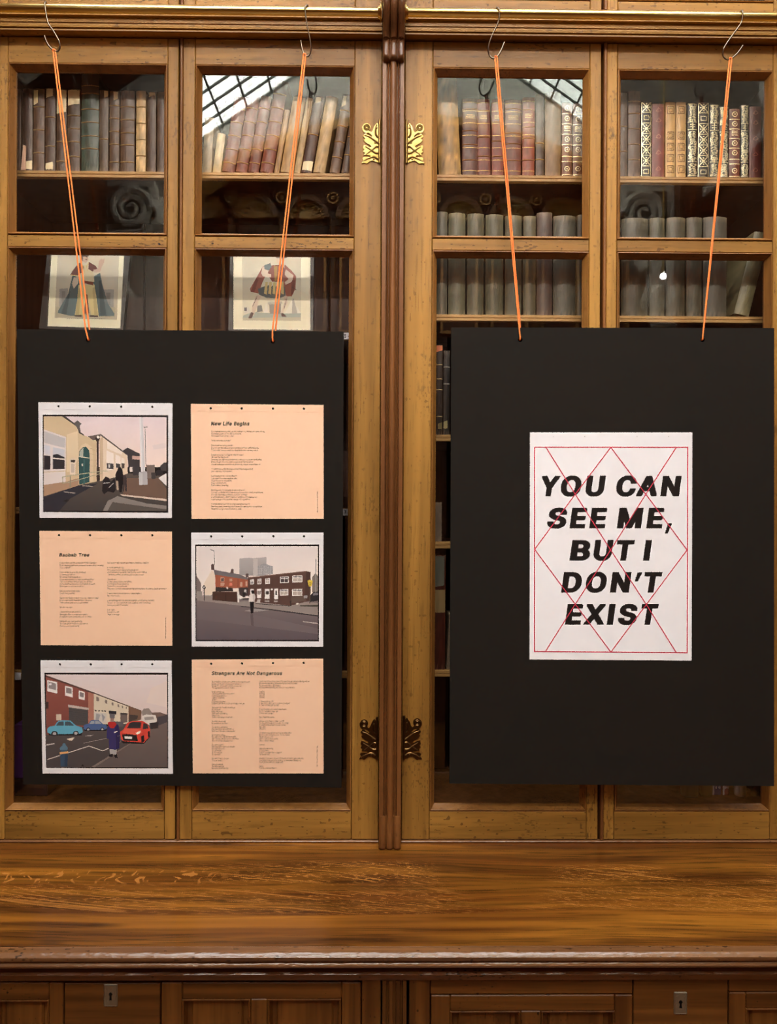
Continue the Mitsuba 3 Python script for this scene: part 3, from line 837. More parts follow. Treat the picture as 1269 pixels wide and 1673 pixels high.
for i, (pp, tip) in enumerate(HOOKS):
    yf = ROD_Y - ROD_R - .0022
    P = []
    fx, fz = at(*pp[0], yf)
    tx, _ = at(*tip, ROD_Y)
    r = ROD_R + .0022
    for a in np.linspace(-150, 0, 9):                      # over the rail from behind
        h = math.radians(a)
        k = (a + 150) / 150
        P.append((tx + (fx - tx) * max(0, (k - .4) / .6) ** 1.5, ROD_Y - r * math.cos(h), ZROD - r * math.sin(h)))
    n = len(pp)
    for j, p in enumerate(pp[1:], 1):
        y = yf + (ROD_Y - yf) * min(1, j / (n * .5))
        x, z = at(*p, y)
        P.append((x, y, z))
    hk = thing('hook', HOOK_LAB[i], 'hook', 'steel hooks on the brass rails')
    own(hk, tube(spline(P, 5), .0015, 8), 'mat_steel', smooth=60)
    (a, b), (c, d) = CORD_PX[i]
    fl = (FL_L, FL_R)[i // 2]
    hole = HOLES[i // 2][i % 2]
    hx, hz = at(a, b, ROD_Y)
    hs, ht = fl.st(*hole)
    es, _ = fl.st(c, d)

    def W3(s, t, h): return fl.world([(s, t)], h)[0]
    ck = thing('cord', CORD_LAB[i], 'cord', 'orange hanging cords')
    topm = np.array([hx, ROD_Y, hz])
    front = [topm + (-.0016, .0, .0), topm + (-.0012, -.002, .0012), topm + (.0002, -.0022, .0022)]
    dx = (hx + .002 - es)
    A = np.array(W3(es - .0012, -.0005, .0022)); Bk = np.array(W3(es + .0026, -.0005, -.0068))
    p1 = [topm + (-.0020, 0, -.0006), A, W3(hs - .0004, ht - .006, .0018), W3(hs, ht - .0012, .0012), W3(hs, ht, -.0006), W3(hs, ht - .0006, -.0062)]
    p2 = [topm + (.0020, 0, -.0006), Bk, W3(hs, ht - .002, -.0068), W3(hs, ht - .0006, -.0062)]
    loop = [topm + (-.0020, 0, -.0006), topm + (-.0016, -.0016, .0012), topm + (0, -.0012, .0018), topm + (.0016, -.0008, .0012), topm + (.0020, 0, -.0006)]

    def strand(p):
        q = [p[0] + (p[1] - p[0]) * t for t in np.linspace(0, 1, 20)[:-1]] + list(p[1:])
        return tube(q, .0015, 8)
    put('strand', strand([np.asarray(q) for q in p1]), 'mat_cord', ck, smooth=60)
    put('strand', strand([np.asarray(q) for q in p2]), 'mat_cord', ck, smooth=60)
    put('loop', tube(spline(loop, 4), .0015, 8), 'mat_cord', ck, smooth=60)

# ------------------------------------------------------------------ pages on the first board
PAGES = [
    ('peach', [(311.7, 659.8), (528.5, 661.7), (528.8, 847.8), (312.9, 847.8)], 300, 650, 5.2875, [(234, 90), (502, 92), (772, 93), (1038, 95)], 'peach page printed with the poem New Life Begins'),
    ('peach', [(64.4, 867.4), (281.1, 868.4), (281.5, 1055), (66.7, 1054)], 50, 855, 5.076, [(237, 98), (494, 99), (753, 99), (1010, 100)], 'peach page printed with the poem Baobab Tree'),
    ('peach', [(313.2, 1077.7), (528, 1076), (528.5, 1263.6), (315.1, 1263.3)], 300, 1065, 5.286, [(238, 102), (505, 100), (772, 96), (1036, 95)], 'peach page printed with the poem Strangers Are Not Dangerous'),
    ('white', [(62.8, 657.2), (281.9, 658.8), (280.9, 846.3), (64.8, 846)], 50, 645, 5.076, [(232, 96), (491, 97), (752, 99), (1010, 101)], 'white page with a photograph of people and a pram beside cream buildings'),
    ('white', [(312.3, 870), (528.3, 870), (527.9, 1056.7), (313.2, 1056.3)], 300, 860, 5.2875, [(238, 86), (506, 86), (775, 85), (1039, 85)], 'white page with a photograph of a person crossing a road by brown brick houses'),
    ('white', [(66.2, 1078.8), (280.5, 1079.2), (282.5, 1264), (69.7, 1263.6)], 50, 1065, 5.076, [(245, 103), (500, 103), (756, 102), (1010, 102)], 'white page with a photograph of a person in a blue robe beside a red car'),
]
pk = []
for tone, cs, ox, oy, sc, holes, lab in PAGES:
    key = thing('page', lab, 'page', 'printed pages on the black board')
    mat = 'mat_peach_paper' if tone == 'peach' else 'mat_white_paper'
    q = Polygon(FL_L.px(cs))
    hs = [FL_L.st(ox + a / sc, oy + b / sc) for a, b in holes]
    for h in hs: q = q.difference(Point(h).buffer(.0021, 10))
    put('sheet', FL_L.solid(q, .0002, .0006), mat, key)
    (s0, t0), (s1, t1) = FL_L.st(*cs[0]), FL_L.st(*cs[1])
    d = .0135
    strip = Polygon([(s0, t0), (s1, t1), (s1, t1 + d), (s0 + .0002, t0 + d)]).buffer(-.0004)
    for h in hs: strip = strip.difference(Point(h).buffer(.0021, 10))
    put('binding_strip', FL_L.solid(strip, .0007, .0011), mat, key)
    pk.append(key)


def zp(ox, oy, sc): return lambda a, b: (ox + a / sc, oy + b / sc)


TITLES = [('New Life Begins', 237, 568, 238, 30), ('Baobab Tree', 238, 487, 275, 26), ('Strangers Are Not Dangerous', 242, 850, 198, 28)]
for i, (t, l, r, base, cap) in enumerate(TITLES):
    f = zp(*PAGES[i][2:5])
    (pl, pb), (pr, _) = f(l, base), f(r, base)
    put('title', FL_L.sheet(fit_text(FL_L, t, pl, pr, pb, cap / PAGES[i][4], bold=.055, slant=.17, track=.14), .00072), 'mat_ink', pk[i])

POEM1 = [(292, 700, 'Birmingham community, as my mother, my father, my everything,'), (311, 497, 'An integral part of my life in my role,'), (331, 435, 'Embraces from the first day.'), (371, 407, '"Welcome the stranger"'),
         (412, 428, 'I have met amazing people'), (434, 648, 'I have met people who have shown me love and kindness'), (454, 642, 'I have met people who have supported me in many ways'), (494, 520, 'I hope one day I will go to look to learn,'), (514, 392, 'Just as they did to me.'),
         (535, 675, 'Our lives are full of experiences with pain, love and suffering,'), (555, 600, 'Life is tough at times, and it is never sweet to some'), (576, 663, 'We have walked up that hour, chances, chapter and adventure'), (616, 598, 'To get there is like trying to jump fires rugged land'), (636, 422, 'Into unknown tomorrow.'),
         (676, 462, 'I did it because I had no choice,'), (697, 464, 'I counted from darkness to light,'), (717, 417, 'From sorrow to happiness,'), (737, 370, 'From death to life,'), (757, 388, 'From pain to blessing.'),
         (798, 525, 'Birmingham Community is our husband'), (818, 688, 'It keeps our heart with hope and puts a smile on our sweet faces,'), (838, 547, 'It is the true house of love we have wanted'), (858, 635, 'A safe and calm pillar to lean on when we are desperate'), (879, 573, 'Another type of hope when we get disappointed'),
         (918, 570, 'A wise sharer so rich in their sweetest again'), (940, 678, 'Planting trees towards and finding the peace for our children'), (960, 502, 'Together we go strength, side by side.')]
P3L = [(329, 548, 'I know this painful cause our life is changing'), (350, 604, 'But is finding path and prepared whose art is missing'), (368, 333, 'From ourselves'), (407, 460, 'Community lives us all, promises'), (426, 370, 'In sharing ourselves'), (446, 421, 'We are asked to speak out'), (466, 526, 'We are surrounded by our own wounds around us'), (485, 513, 'Our experiences through you not written'), (504, 537, 'It can resemble the noise of kingdom to speak'), (523, 443, 'It changes us improve ourselves'),
       (562, 417, 'Our voice had been quiet'), (581, 365, 'It was loving wanted'), (620, 567, 'We do participate look at whom we deserve speak'), (639, 508, 'But as our family that we have become'), (659, 476, 'They spoken and cause us be heard'), (697, 345, 'We are women'), (735, 420, 'A case of love and passion'), (756, 470, 'Strength after our tears and pain'), (775, 507, 'A resilient of the community and so visible'), (814, 428, 'We build our own guidance'), (833, 475, 'And one great moment with grace'), (853, 404, 'Survive our community')]
P3R = [(329, 980, 'Our community deserve to learn about our identity'), (368, 780, 'I am the Baobab Tree'), (388, 893, 'Who became too search of importance'), (407, 962, 'Who remained being ignored by the Home Office'), (427, 938, 'The Home Office cannot accept up your voice'), (466, 710, 'Sometimes'), (485, 838, 'I often joined the Home Office'), (504, 815, 'I think about their existence'), (523, 800, 'I think they are ignorant'), (543, 1127, 'They do not know what people fighting for have liberation about us women'),
       (582, 920, 'I want them to know that my voice matters'), (601, 740, 'My information'), (640, 1025, 'I am talking with my limited English, and I am not afraid'), (660, 995, 'So you can also learn from your surprise which is missing'), (679, 807, 'Asking myself I had safe'), (718, 700, 'I am here'), (737, 733, 'I exist as I am'), (757, 737, 'That is enough')]
P6L = [(260, 572, 'On a handful activity and walking at the appointment'), (278, 497, 'But the day to perform and hands all would'), (295, 497, 'Beyond the doors and behind our sounds'), (311, 443, 'The appointments are out of reach'), (346, 348, 'Rough anonymous'), (362, 437, 'It was together the Home Office'), (380, 370, 'A newspaper address'), (397, 352, 'I asked it whereas'), (414, 283, 'Dream'), (431, 362, 'It is a small department'), (447, 525, 'System standing on to see it and change'),
       (481, 445, 'She says even though some things'), (498, 318, 'Many worse'), (515, 338, 'Many challenges'), (532, 378, 'Many years of waiting'), (549, 310, 'Many cases'), (565, 428, 'There is no danger to address'), (600, 362, 'Behind the words'), (617, 380, 'No whisper do we hear'), (650, 380, 'She is not a dangerous'), (667, 433, 'She has a good sense without me'), (685, 443, 'But I learn to trust other people'),
       (718, 358, 'All homeless things'), (734, 452, 'She lost things she did have inside'), (751, 475, 'She has things she didn\'t have come there'), (769, 425, 'She felt she did not give them'), (802, 342, 'She gave support'), (819, 443, 'She has support and is a wonder'), (836, 357, 'She has a freedom'), (853, 332, 'On the flowers'), (870, 333, 'On the happier'), (887, 315, 'On the loved'), (921, 388, 'She likes to some people'), (938, 342, 'To some already'), (971, 340, 'She uses words'), (988, 348, 'She wants people'), (1005, 385, 'She wants a wonderful')]
P6R = [(256, 1085, 'The Home Office of the Home Office are even not standing the right above'), (273, 980, 'Because the standing the numbers of the appointments'), (291, 835, 'Because her a long safe shapes'), (308, 958, 'Because she is standing the sleep for a later laundry'), (344, 697, 'Waiting'), (361, 697, 'Waiting'), (378, 697, 'Waiting'), (395, 697, 'Waiting'), (428, 775, 'Is there anything left?'), (445, 918, 'Is there anything I can do to get my freedom?'), (461, 820, 'Is there anything left for me?'),
       (496, 888, 'If my freedom will come to my dream'), (514, 815, 'Don\'t make me up'), (531, 776, 'This is when she says'), (564, 785, 'She is from the stranger'), (598, 868, 'All says a number of paper words'), (615, 903, 'Are says as strange as in cases of waiting'), (632, 880, 'It comes on the content she has stories'), (649, 707, 'Ask why'), (666, 708, 'She says'), (700, 930, 'She times says good stories in large without time'), (717, 915, 'She is under the surprise as, fill our hands'), (734, 775, 'Hands without words'), (751, 815, 'Hands without community'), (768, 777, 'Hands without dream'),
       (802, 697, 'Women'), (835, 773, 'Years of good waiting'), (852, 732, 'It is a system'), (869, 845, 'I won\'t surrender she is happier'), (886, 743, 'She is standing'), (920, 1033, 'Strength of our peace, the word of trust we strengthen reveal our time'), (938, 1015, 'She passes many and talks to things in the Home Office to say'), (954, 858, 'She most see a she understand ways'), (988, 688, 'Small'), (1004, 803, 'Strong ones had thanks')]
for i, cols in ((0, [(239, POEM1)]), (1, [(242, P3L), (637, P3R)]), (2, [(243, P6L), (652, P6R)])):
    f, sc = zp(*PAGES[i][2:5]), PAGES[i][4]
    parts = []
    for left, lines in cols:
        for y, right, t in lines:
            (pl, pb), (pr, _) = f(left, y + 4.6), f(right, y + 4.6)
            parts.append(fit_text(FL_L, t, pl, pr, pb, 12.5 / sc, bold=.02))
    put('poem_lines', cat(*[FL_L.sheet(q, .00072) for q in parts]), 'mat_text', pk[i])
    x, y0, y1 = ((1155, 808, 990), (1121, 783, 958), (1153, 810, 992))[i]
    n = 34
    marks = unary_union([Polygon(FL_L.px([f(x - 3, y0 + (y1 - y0) * j / n), f(x + 3, y0 + (y1 - y0) * j / n), f(x + 3, y0 + (y1 - y0) * (j + .62) / n), f(x - 3, y0 + (y1 - y0) * (j + .62) / n)])) for j in range(n) if j % 6 != 5])
    put('credit_line', FL_L.sheet(marks, .00072), 'mat_text', pk[i])


# ------------------------------------------------------------------ printed pictures: flat patches of ink, no two of them over one another
def picture(fl, f, layers, h):
    """layers: (rgb or (rgb, rgb top to bottom), points in the close-up's pixels[, line width]) from back to front -> one flat coloured mesh."""
    done, out = None, []
    for L in layers[::-1]:
        pts = [fl.st(*f(a, b)) for a, b in L[1]]
        w = L[2] / 5.1 * 1.13e-3 if len(L) > 2 else 0
        g = LineString(pts).buffer(w / 2, cap_style=2) if w else Polygon(pts).buffer(0)
        vis = g if done is None else g.difference(done)
        done = g if done is None else done.union(g)
        if not vis.is_empty: out.append((L[0], vis))
    V, F, C, o = [], [], [], 0
    for col, g in out:
        v, t = tri2d(g)
        if not len(t): continue
        c = np.array(col, float)
        if c.ndim == 2:
            k = (v[:, 1] - v[:, 1].min()) / max(1e-9, np.ptp(v[:, 1]))
            rgb = c[0] * (1 - k[:, None]) + c[1] * k[:, None]
        else:
            rgb = np.tile(c, (len(v), 1))
        rgb = rgb * .88 + rgb.mean(1, keepdims=True) * .12
        C.append(np.array([lin(*q) for q in rgb])); V.append(v); F.append(t + o); o += len(v)
    v = np.vstack(V)
    m = trimesh.Trimesh(fl.world(v, np.full(len(v), h)), np.vstack(F), process=False)
    if np.mean(m.face_normals @ fl.n) < 0: m.invert()
    return m, np.vstack(C)


def rect(a, b, c, d): return [(a, b), (c, b), (c, d), (a, d)]


BLK = (22, 19, 19)
PIC1 = [
    (BLK, [(101, 165), (1141, 170), (1141, 978), (105, 972)]),
    (((226, 208, 214), (242, 216, 204)), [(110, 178), (1128, 186), (1128, 600), (110, 600)]),
    ((226, 206, 204), [(1010, 420), (1100, 400), (1128, 410), (1128, 440), (1020, 455)]),
    (((88, 78, 72), (62, 58, 58)), [(110, 800), (600, 700), (820, 650), (1128, 660), (1128, 965), (110, 962)]),
    ((44, 44, 54), [(110, 850), (390, 755), (560, 735), (330, 860), (240, 962), (110, 962)]),
    ((108, 84, 72), [(800, 690), (1060, 690), (1128, 780), (1128, 880), (760, 830)]),
    ((130, 122, 118), [(640, 880), (720, 840), (960, 900), (1128, 920), (1128, 962), (600, 962)]),
    ((84, 78, 74), [(680, 890), (1128, 950), (1128, 962), (640, 962)]),
    ((206, 180, 144), [(110, 180), (270, 180), (385, 258), (400, 310), (445, 338), (548, 372), (548, 720), (400, 750), (110, 840)]),
    ((222, 198, 164), [(300, 330), (390, 300), (400, 530), (325, 640), (300, 640)]),
    ((70, 64, 62), [(262, 180), (292, 180), (400, 265), (416, 312), (444, 330), (444, 341), (402, 316), (384, 264)]),
    ((96, 90, 90), [(360, 236), (388, 212), (425, 240), (408, 258), (415, 308), (392, 282)]),
    ((222, 210, 208), [(110, 286), (296, 350), (292, 628), (110, 638)]),
    ((186, 180, 182), [(112, 300), (286, 362), (284, 440), (112, 398)]),
    ((206, 206, 216), [(112, 412), (164, 426), (164, 500), (112, 496)]), ((42, 40, 46), [(112, 502), (165, 508), (165, 620), (112, 622)]),
    ((198, 198, 208), [(186, 434), (284, 456), (284, 526), (186, 516)]), ((46, 44, 50), [(186, 500), (220, 490), (284, 520), (284, 614), (186, 618)]),
    ((230, 218, 214), [(184, 520), (286, 530), (286, 540), (184, 532)]),
    ((220, 208, 204), [(110, 644), (290, 636), (292, 722), (110, 748)]),
    ((168, 132, 106), [(110, 748), (292, 722), (400, 690), (400, 752), (110, 842)]),
    ((226, 206, 186), [(326, 530), (376, 532), (372, 662), (326, 660)]), ((60, 52, 48), [(334, 540), (371, 541), (369, 562), (334, 560)]), ((196, 178, 162), [(336, 572), (366, 574), (364, 646), (336, 646)]),
    ((214, 190, 156), [(392, 470), (420, 420), (460, 400), (505, 430), (520, 500), (520, 720), (490, 720), (400, 700)]),
    ((44, 78, 80), [(400, 515), (406, 470), (430, 438), (460, 430), (486, 460), (492, 525), (488, 724), (404, 746)]),
    ((168, 172, 160), [(404, 512), (408, 474), (428, 446), (440, 440), (438, 515)]), ((196, 190, 172), [(400, 508), (490, 522), (490, 530), (400, 517)]),
    ((62, 100, 100), [(440, 535), (450, 536), (450, 740), (440, 742)]), ((232, 226, 210), rect(424, 572, 436, 590)),
    ((184, 158, 124), [(494, 440), (548, 470)], 3), ((184, 158, 124), [(496, 490), (548, 500)], 3), ((184, 158, 124), [(496, 540), (548, 545)], 3), ((184, 158, 124), [(496, 590), (548, 592)], 3),
    ((98, 84, 80), [(475, 345), (583, 326), (570, 370), (520, 378)]),
    ((228, 204, 178), [(570, 372), (588, 330), (800, 492), (806, 655), (640, 700), (575, 718)]), ((200, 172, 142), [(570, 372), (600, 350), (602, 712), (575, 718)]),
    ((240, 222, 206), [(636, 372), (760, 466), (760, 500), (636, 446)]),
    ((92, 82, 78), [(583, 325), (800, 490), (798, 500), (583, 340)]),
    ((244, 228, 216), [(630, 462), (690, 488), (690, 622), (630, 628)]), ((70, 64, 66), [(632, 566), (688, 572), (688, 616), (632, 612)]), ((222, 214, 208), [(646, 575), (660, 576), (660, 606), (646, 604)]),
    ((244, 228, 216), [(704, 494), (746, 514), (746, 606), (706, 608)]), ((72, 66, 66), [(708, 568), (744, 574), (744, 606), (708, 604)]), ((238, 222, 208), [(752, 518), (780, 532), (780, 600), (752, 600)]), ((80, 70, 66), [(754, 566), (779, 570), (779, 610), (756, 612)]),
    ((58, 54, 58), [(762, 466), (804, 438), (906, 490), (906, 668), (850, 668), (846, 610), (812, 600), (804, 500)]), ((206, 166, 154), [(843, 505), (906, 510), (906, 538), (843, 535)]), ((222, 212, 206), rect(822, 598, 846, 640)),
    ((120, 104, 98), [(960, 582), (1030, 582), (1034, 690), (968, 694)]), ((64, 60, 62), [(1000, 645), (1036, 645), (1036, 696), (1004, 700)]), ((62, 58, 60), [(1074, 590), (1108, 562), (1128, 560), (1128, 634), (1080, 632)]), ((44, 40, 44), [(1034, 634), (1060, 622), (1098, 630), (1098, 668), (1038, 672)]),
    ((232, 222, 222), [(1060, 690), (1128, 650), (1128, 756)]),
    ((60, 48, 46), [(548, 370), (566, 370), (564, 716), (552, 716)]), ((52, 44, 44), [(534, 360), (556, 340), (578, 362), (562, 386), (548, 386)]), ((250, 240, 226), [(548, 345), (560, 338), (574, 350), (566, 364), (552, 360)]),
    ((206, 202, 206), [(904, 188), (931, 188), (952, 640), (915, 640)]), ((226, 222, 224), [(904, 188), (914, 188), (930, 640), (915, 640)]), ((172, 168, 172), [(898, 642), (966, 634), (972, 746), (900, 748)]), ((192, 190, 192), [(898, 642), (930, 650), (930, 748), (900, 748)]),
    ((150, 142, 142), [(950, 275), (957, 590)], 5), ((130, 122, 122), [(940, 270), (970, 268)], 7),
    ((176, 170, 142), [(264, 682), (400, 660), (600, 632), (640, 632)], 7), ((166, 160, 134), [(264, 734), (335, 722), (600, 648)], 6), ((150, 144, 120), [(267, 680), (267, 736)], 6), ((140, 134, 112), [(330, 672), (330, 770)], 8),
    ((206, 184, 170), [(740, 824), (1128, 864), (1128, 882), (760, 838)]), ((150, 140, 136), [(276, 800), (376, 812), (366, 820), (276, 808)]), ((150, 140, 132), [(430, 750), (520, 756), (510, 764), (430, 758)]),
    ((32, 28, 32), [(598, 712), (622, 676), (650, 690), (664, 722), (700, 690), (706, 790), (690, 812), (640, 800), (612, 824), (594, 800)]), ((210, 206, 206), [(602, 734), (660, 728)], 5), ((196, 192, 192), [(650, 770), (690, 730)], 5),
    ((176, 152, 132), [(708, 700), (724, 690), (730, 790), (716, 790)]),
    ((30, 25, 28), [(728, 604), (746, 598), (762, 622), (772, 690), (770, 720), (756, 806), (738, 808), (730, 716), (706, 712), (704, 660), (718, 630)]), ((60, 52, 54), [(768, 672), (784, 660), (797, 690), (798, 802), (786, 800), (782, 740), (776, 802), (766, 800)]),
    ((36, 32, 32), [(272, 880), (300, 866), (318, 878), (296, 890)]),
]


def win2(x0, y0, x1, y1, dark, bars=1):
    out = [((236, 230, 228), [(x0, y0 + 4), (x1, y0), (x1, y1 - 1), (x0, y1 + 2)])]
    w = (x1 - x0)
    n = bars + 1
    for i in range(n):
        a, b = x0 + 6 + i * (w - 8) / n, x0 + 2 + (i + 1) * (w - 8) / n
        ym = y0 + (y1 - y0) * .3
        out += [((96, 92, 96), rect(a, y0 + 8, b, ym)), (dark, rect(a, ym + 6, b, y1 - 6))]
    return out


PIC2 = [
    (BLK, [(101, 156), (1170, 156), (1168, 993), (103, 992)]),
    (((224, 212, 210), (240, 226, 216)), rect(109, 170, 1160, 620)),
    (((122, 108, 108), (92, 82, 90)), rect(109, 630, 1160, 980)), ((112, 100, 104), [(109, 700), (600, 760), (1160, 880), (1160, 930), (109, 800)]),
    ((146, 134, 130), [(109, 600), (250, 600), (470, 650), (700, 630), (1160, 660), (1160, 770), (740, 712), (480, 684), (120, 640)]),
    (((176, 168, 168), (156, 150, 150)), [(482, 278), (560, 270), (600, 274), (715, 265), (715, 430), (482, 422)]), ((188, 180, 178), [(600, 274), (640, 280), (640, 425), (600, 425)]),
    ((150, 148, 152), [(640, 345), (692, 320), (770, 346), (772, 412), (640, 424)])] + [((190, 186, 188), [(640 + 18 * i, 338 - (i > 2) * 4), (640 + 18 * i, 420)], 3) for i in range(1, 7)] + [((190, 186, 188), [(640, 362 + 16 * i), (770, 358 + 16 * i)], 3) for i in range(4)] + [
    ((122, 108, 106), [(109, 420), (150, 490), (150, 600), (109, 600)]), ((150, 140, 136), rect(109, 560, 250, 606)), ((208, 196, 190), [(160, 540), (240, 540), (240, 596), (160, 596)]),
    ((228, 208, 188), [(172, 500), (246, 374), (272, 412), (276, 560), (240, 592), (180, 592)]),
    ((112, 104, 108), [(258, 374), (482, 414), (556, 446), (556, 462), (270, 418)]),
    ((164, 88, 64), [(272, 416), (556, 460), (556, 530), (276, 540)]), ((140, 76, 58), [(465, 452), (475, 453), (475, 530), (465, 532)]),
    ((196, 150, 130), rect(318, 440, 352, 478)), ((92, 76, 76), rect(324, 446, 348, 474)), ((196, 150, 130), rect(318, 486, 352, 515)), ((214, 120, 100), rect(396, 486, 420, 512)), ((196, 150, 130), rect(396, 452, 420, 474)), ((200, 156, 136), rect(488, 480, 508, 520)), ((200, 156, 136), rect(534, 474, 550, 515)),
    ((92, 70, 68), [(238, 330), (250, 322), (262, 330), (266, 376), (240, 376)]), ((92, 74, 72), [(410, 372), (420, 364), (432, 374), (432, 406), (404, 402)]), ((92, 74, 72), rect(536, 408, 560, 440)),
    ((52, 46, 46), [(276, 524), (420, 530), (430, 560), (276, 562)]), ((232, 226, 224), [(366, 530), (376, 520), (386, 530), (380, 544)]), ((66, 56, 56), [(476, 530), (556, 526), (556, 600), (476, 604)]), ((206, 200, 198), rect(522, 546, 542, 574)),
    ((72, 50, 44), [(250, 562), (466, 564), (470, 656), (250, 636)]), ((58, 40, 36), [(362, 566), (366, 566), (366, 646), (362, 646)]), ((234, 228, 222), [(462, 562), (480, 562), (480, 654), (466, 658)]), ((232, 228, 226), [(482, 586), (506, 610), (506, 626), (482, 630)]), ((40, 36, 38), [(510, 570), (534, 566), (534, 612), (512, 612)]),
    ((90, 64, 58), [(556, 440), (1060, 386), (1096, 396), (1096, 640), (920, 684), (620, 652), (556, 600)]), ((76, 54, 50), [(1060, 386), (1096, 396), (1096, 640), (1040, 640)]), ((120, 90, 82), [(556, 440), (1060, 384), (1062, 392), (556, 448)]),
] + win2(575, 456, 608, 500, (120, 114, 116)) + win2(636, 450, 672, 498, (130, 120, 116)) + win2(704, 446, 746, 496, (196, 186, 178)) + win2(832, 430, 908, 488, (74, 66, 68), 1) + win2(938, 422, 1026, 482, (188, 176, 168), 1) + win2(830, 540, 904, 596, (190, 176, 164), 1) + win2(936, 538, 1024, 600, (184, 168, 158), 1) + [
    ((238, 232, 230), rect(576, 540, 606, 590)), ((238, 232, 230), [(634, 540), (670, 538), (670, 618), (634, 620)]), ((96, 84, 80), rect(640, 556, 650, 588)), ((96, 84, 80), rect(654, 556, 664, 588)),
    ((240, 234, 232), [(702, 540), (742, 540), (742, 626), (702, 626)]), ((58, 50, 50), rect(710, 558, 736, 588)), ((240, 234, 232), [(782, 538), (816, 536), (816, 628), (782, 630)]), ((58, 50, 50), rect(792, 556, 806, 592)), ((240, 236, 232), rect(752, 536, 770, 550)),
    ((190, 182, 178), [(640, 630), (664, 628), (660, 662), (624, 662)]), ((176, 166, 162), rect(700, 640, 740, 652)), ((176, 166, 162), rect(780, 640, 812, 654)),
    ((98, 80, 72), [(930, 610), (1040, 604), (1060, 640), (930, 664)]), ((60, 50, 48), [(918, 640), (930, 640), (930, 690), (918, 690)]),
    ((70, 62, 60), [(620, 664), (920, 684), (920, 690), (620, 670)]), ((60, 54, 58), [(490, 686), (740, 712), (1160, 768), (1160, 778), (740, 722), (500, 694)]),
    ((76, 70, 62), [(1010, 680), (1160, 676), (1160, 694), (1000, 690)]), ((226, 216, 206), [(968, 664), (990, 658), (996, 672), (975, 676)]),
    ((128, 116, 110), [(1110, 440), (1140, 400), (1160, 430), (1160, 580), (1110, 570)]),
    ((42, 40, 46), [(1090, 600), (1120, 566), (1166, 562), (1164, 640), (1092, 652)]), ((120, 118, 128), [(1120, 574), (1160, 572), (1160, 592), (1116, 596)]), ((150, 146, 148), [(1036, 596), (1070, 596), (1068, 620), (1038, 620)]),
    ((150, 146, 146), [(1142, 280), (1140, 570)], 7), ((84, 74, 66), [(1092, 520), (1090, 665)], 9), ((216, 184, 62), [(1068, 470), (1092, 460), (1116, 470), (1104, 518), (1082, 520)]), ((120, 98, 40), rect(1084, 486, 1102, 492)), ((120, 98, 40), rect(1086, 502, 1098, 510)),
    ((134, 126, 124), [(262, 216), (268, 330)], 4), ((120, 112, 112), [(230, 198), (266, 214)], 7), ((70, 58, 56), [(177, 540), (178, 640)], 7), ((52, 44, 44), [(160, 528), (176, 504), (192, 530), (180, 548)]), ((226, 220, 216), [(168, 528), (176, 516), (184, 530)]),
    ((150, 142, 142), [(520, 730), (620, 708), (740, 722), (600, 740)]), ((190, 180, 178), [(1030, 818), (1158, 834), (1158, 842), (1030, 826)]),
    ((96, 84, 88), [(575, 760), (600, 755), (606, 860), (584, 860)]),
    ((30, 26, 30), [(572, 652), (608, 648), (602, 748), (580, 752)]), ((222, 212, 206), [(568, 594), (590, 574), (614, 584), (622, 612), (610, 652), (562, 650)]), ((196, 186, 182), [(596, 580), (614, 584), (622, 612), (610, 650), (598, 650)]), ((36, 28, 28), [(582, 556), (598, 548), (612, 560), (608, 580), (588, 580)]),
]


def car(x, y, w, h, body, glass):
    P = lambda a, b: (x + a * w, y + b * h)
    return [((30, 28, 32), [P(.02, .8), P(.98, .8), P(.95, 1.0), P(.05, 1.0)]),
            (body, [P(0, .55), P(.06, .42), P(.2, .36), P(.3, .05), P(.42, 0), P(.64, .02), P(.8, .34), P(.97, .48), P(1, .78), P(.9, .9), P(.1, .92), P(0, .8)]),
            (glass, [P(.24, .36), P(.32, .1), P(.46, .07), P(.46, .36)]), (glass, [P(.49, .36), P(.49, .07), P(.63, .08), P(.76, .36)]),
            ((38, 36, 40), [P(.2 + .09 * math.cos(t), .88 + .17 * math.sin(t)) for t in np.linspace(0, 6.28, 14)]), ((170, 168, 172), [P(.2 + .055 * math.cos(t), .88 + .10 * math.sin(t)) for t in np.linspace(0, 6.28, 12)]),
            ((38, 36, 40), [P(.8 + .08 * math.cos(t), .86 + .16 * math.sin(t)) for t in np.linspace(0, 6.28, 14)]), ((170, 168, 172), [P(.8 + .05 * math.cos(t), .86 + .10 * math.sin(t)) for t in np.linspace(0, 6.28, 12)])]


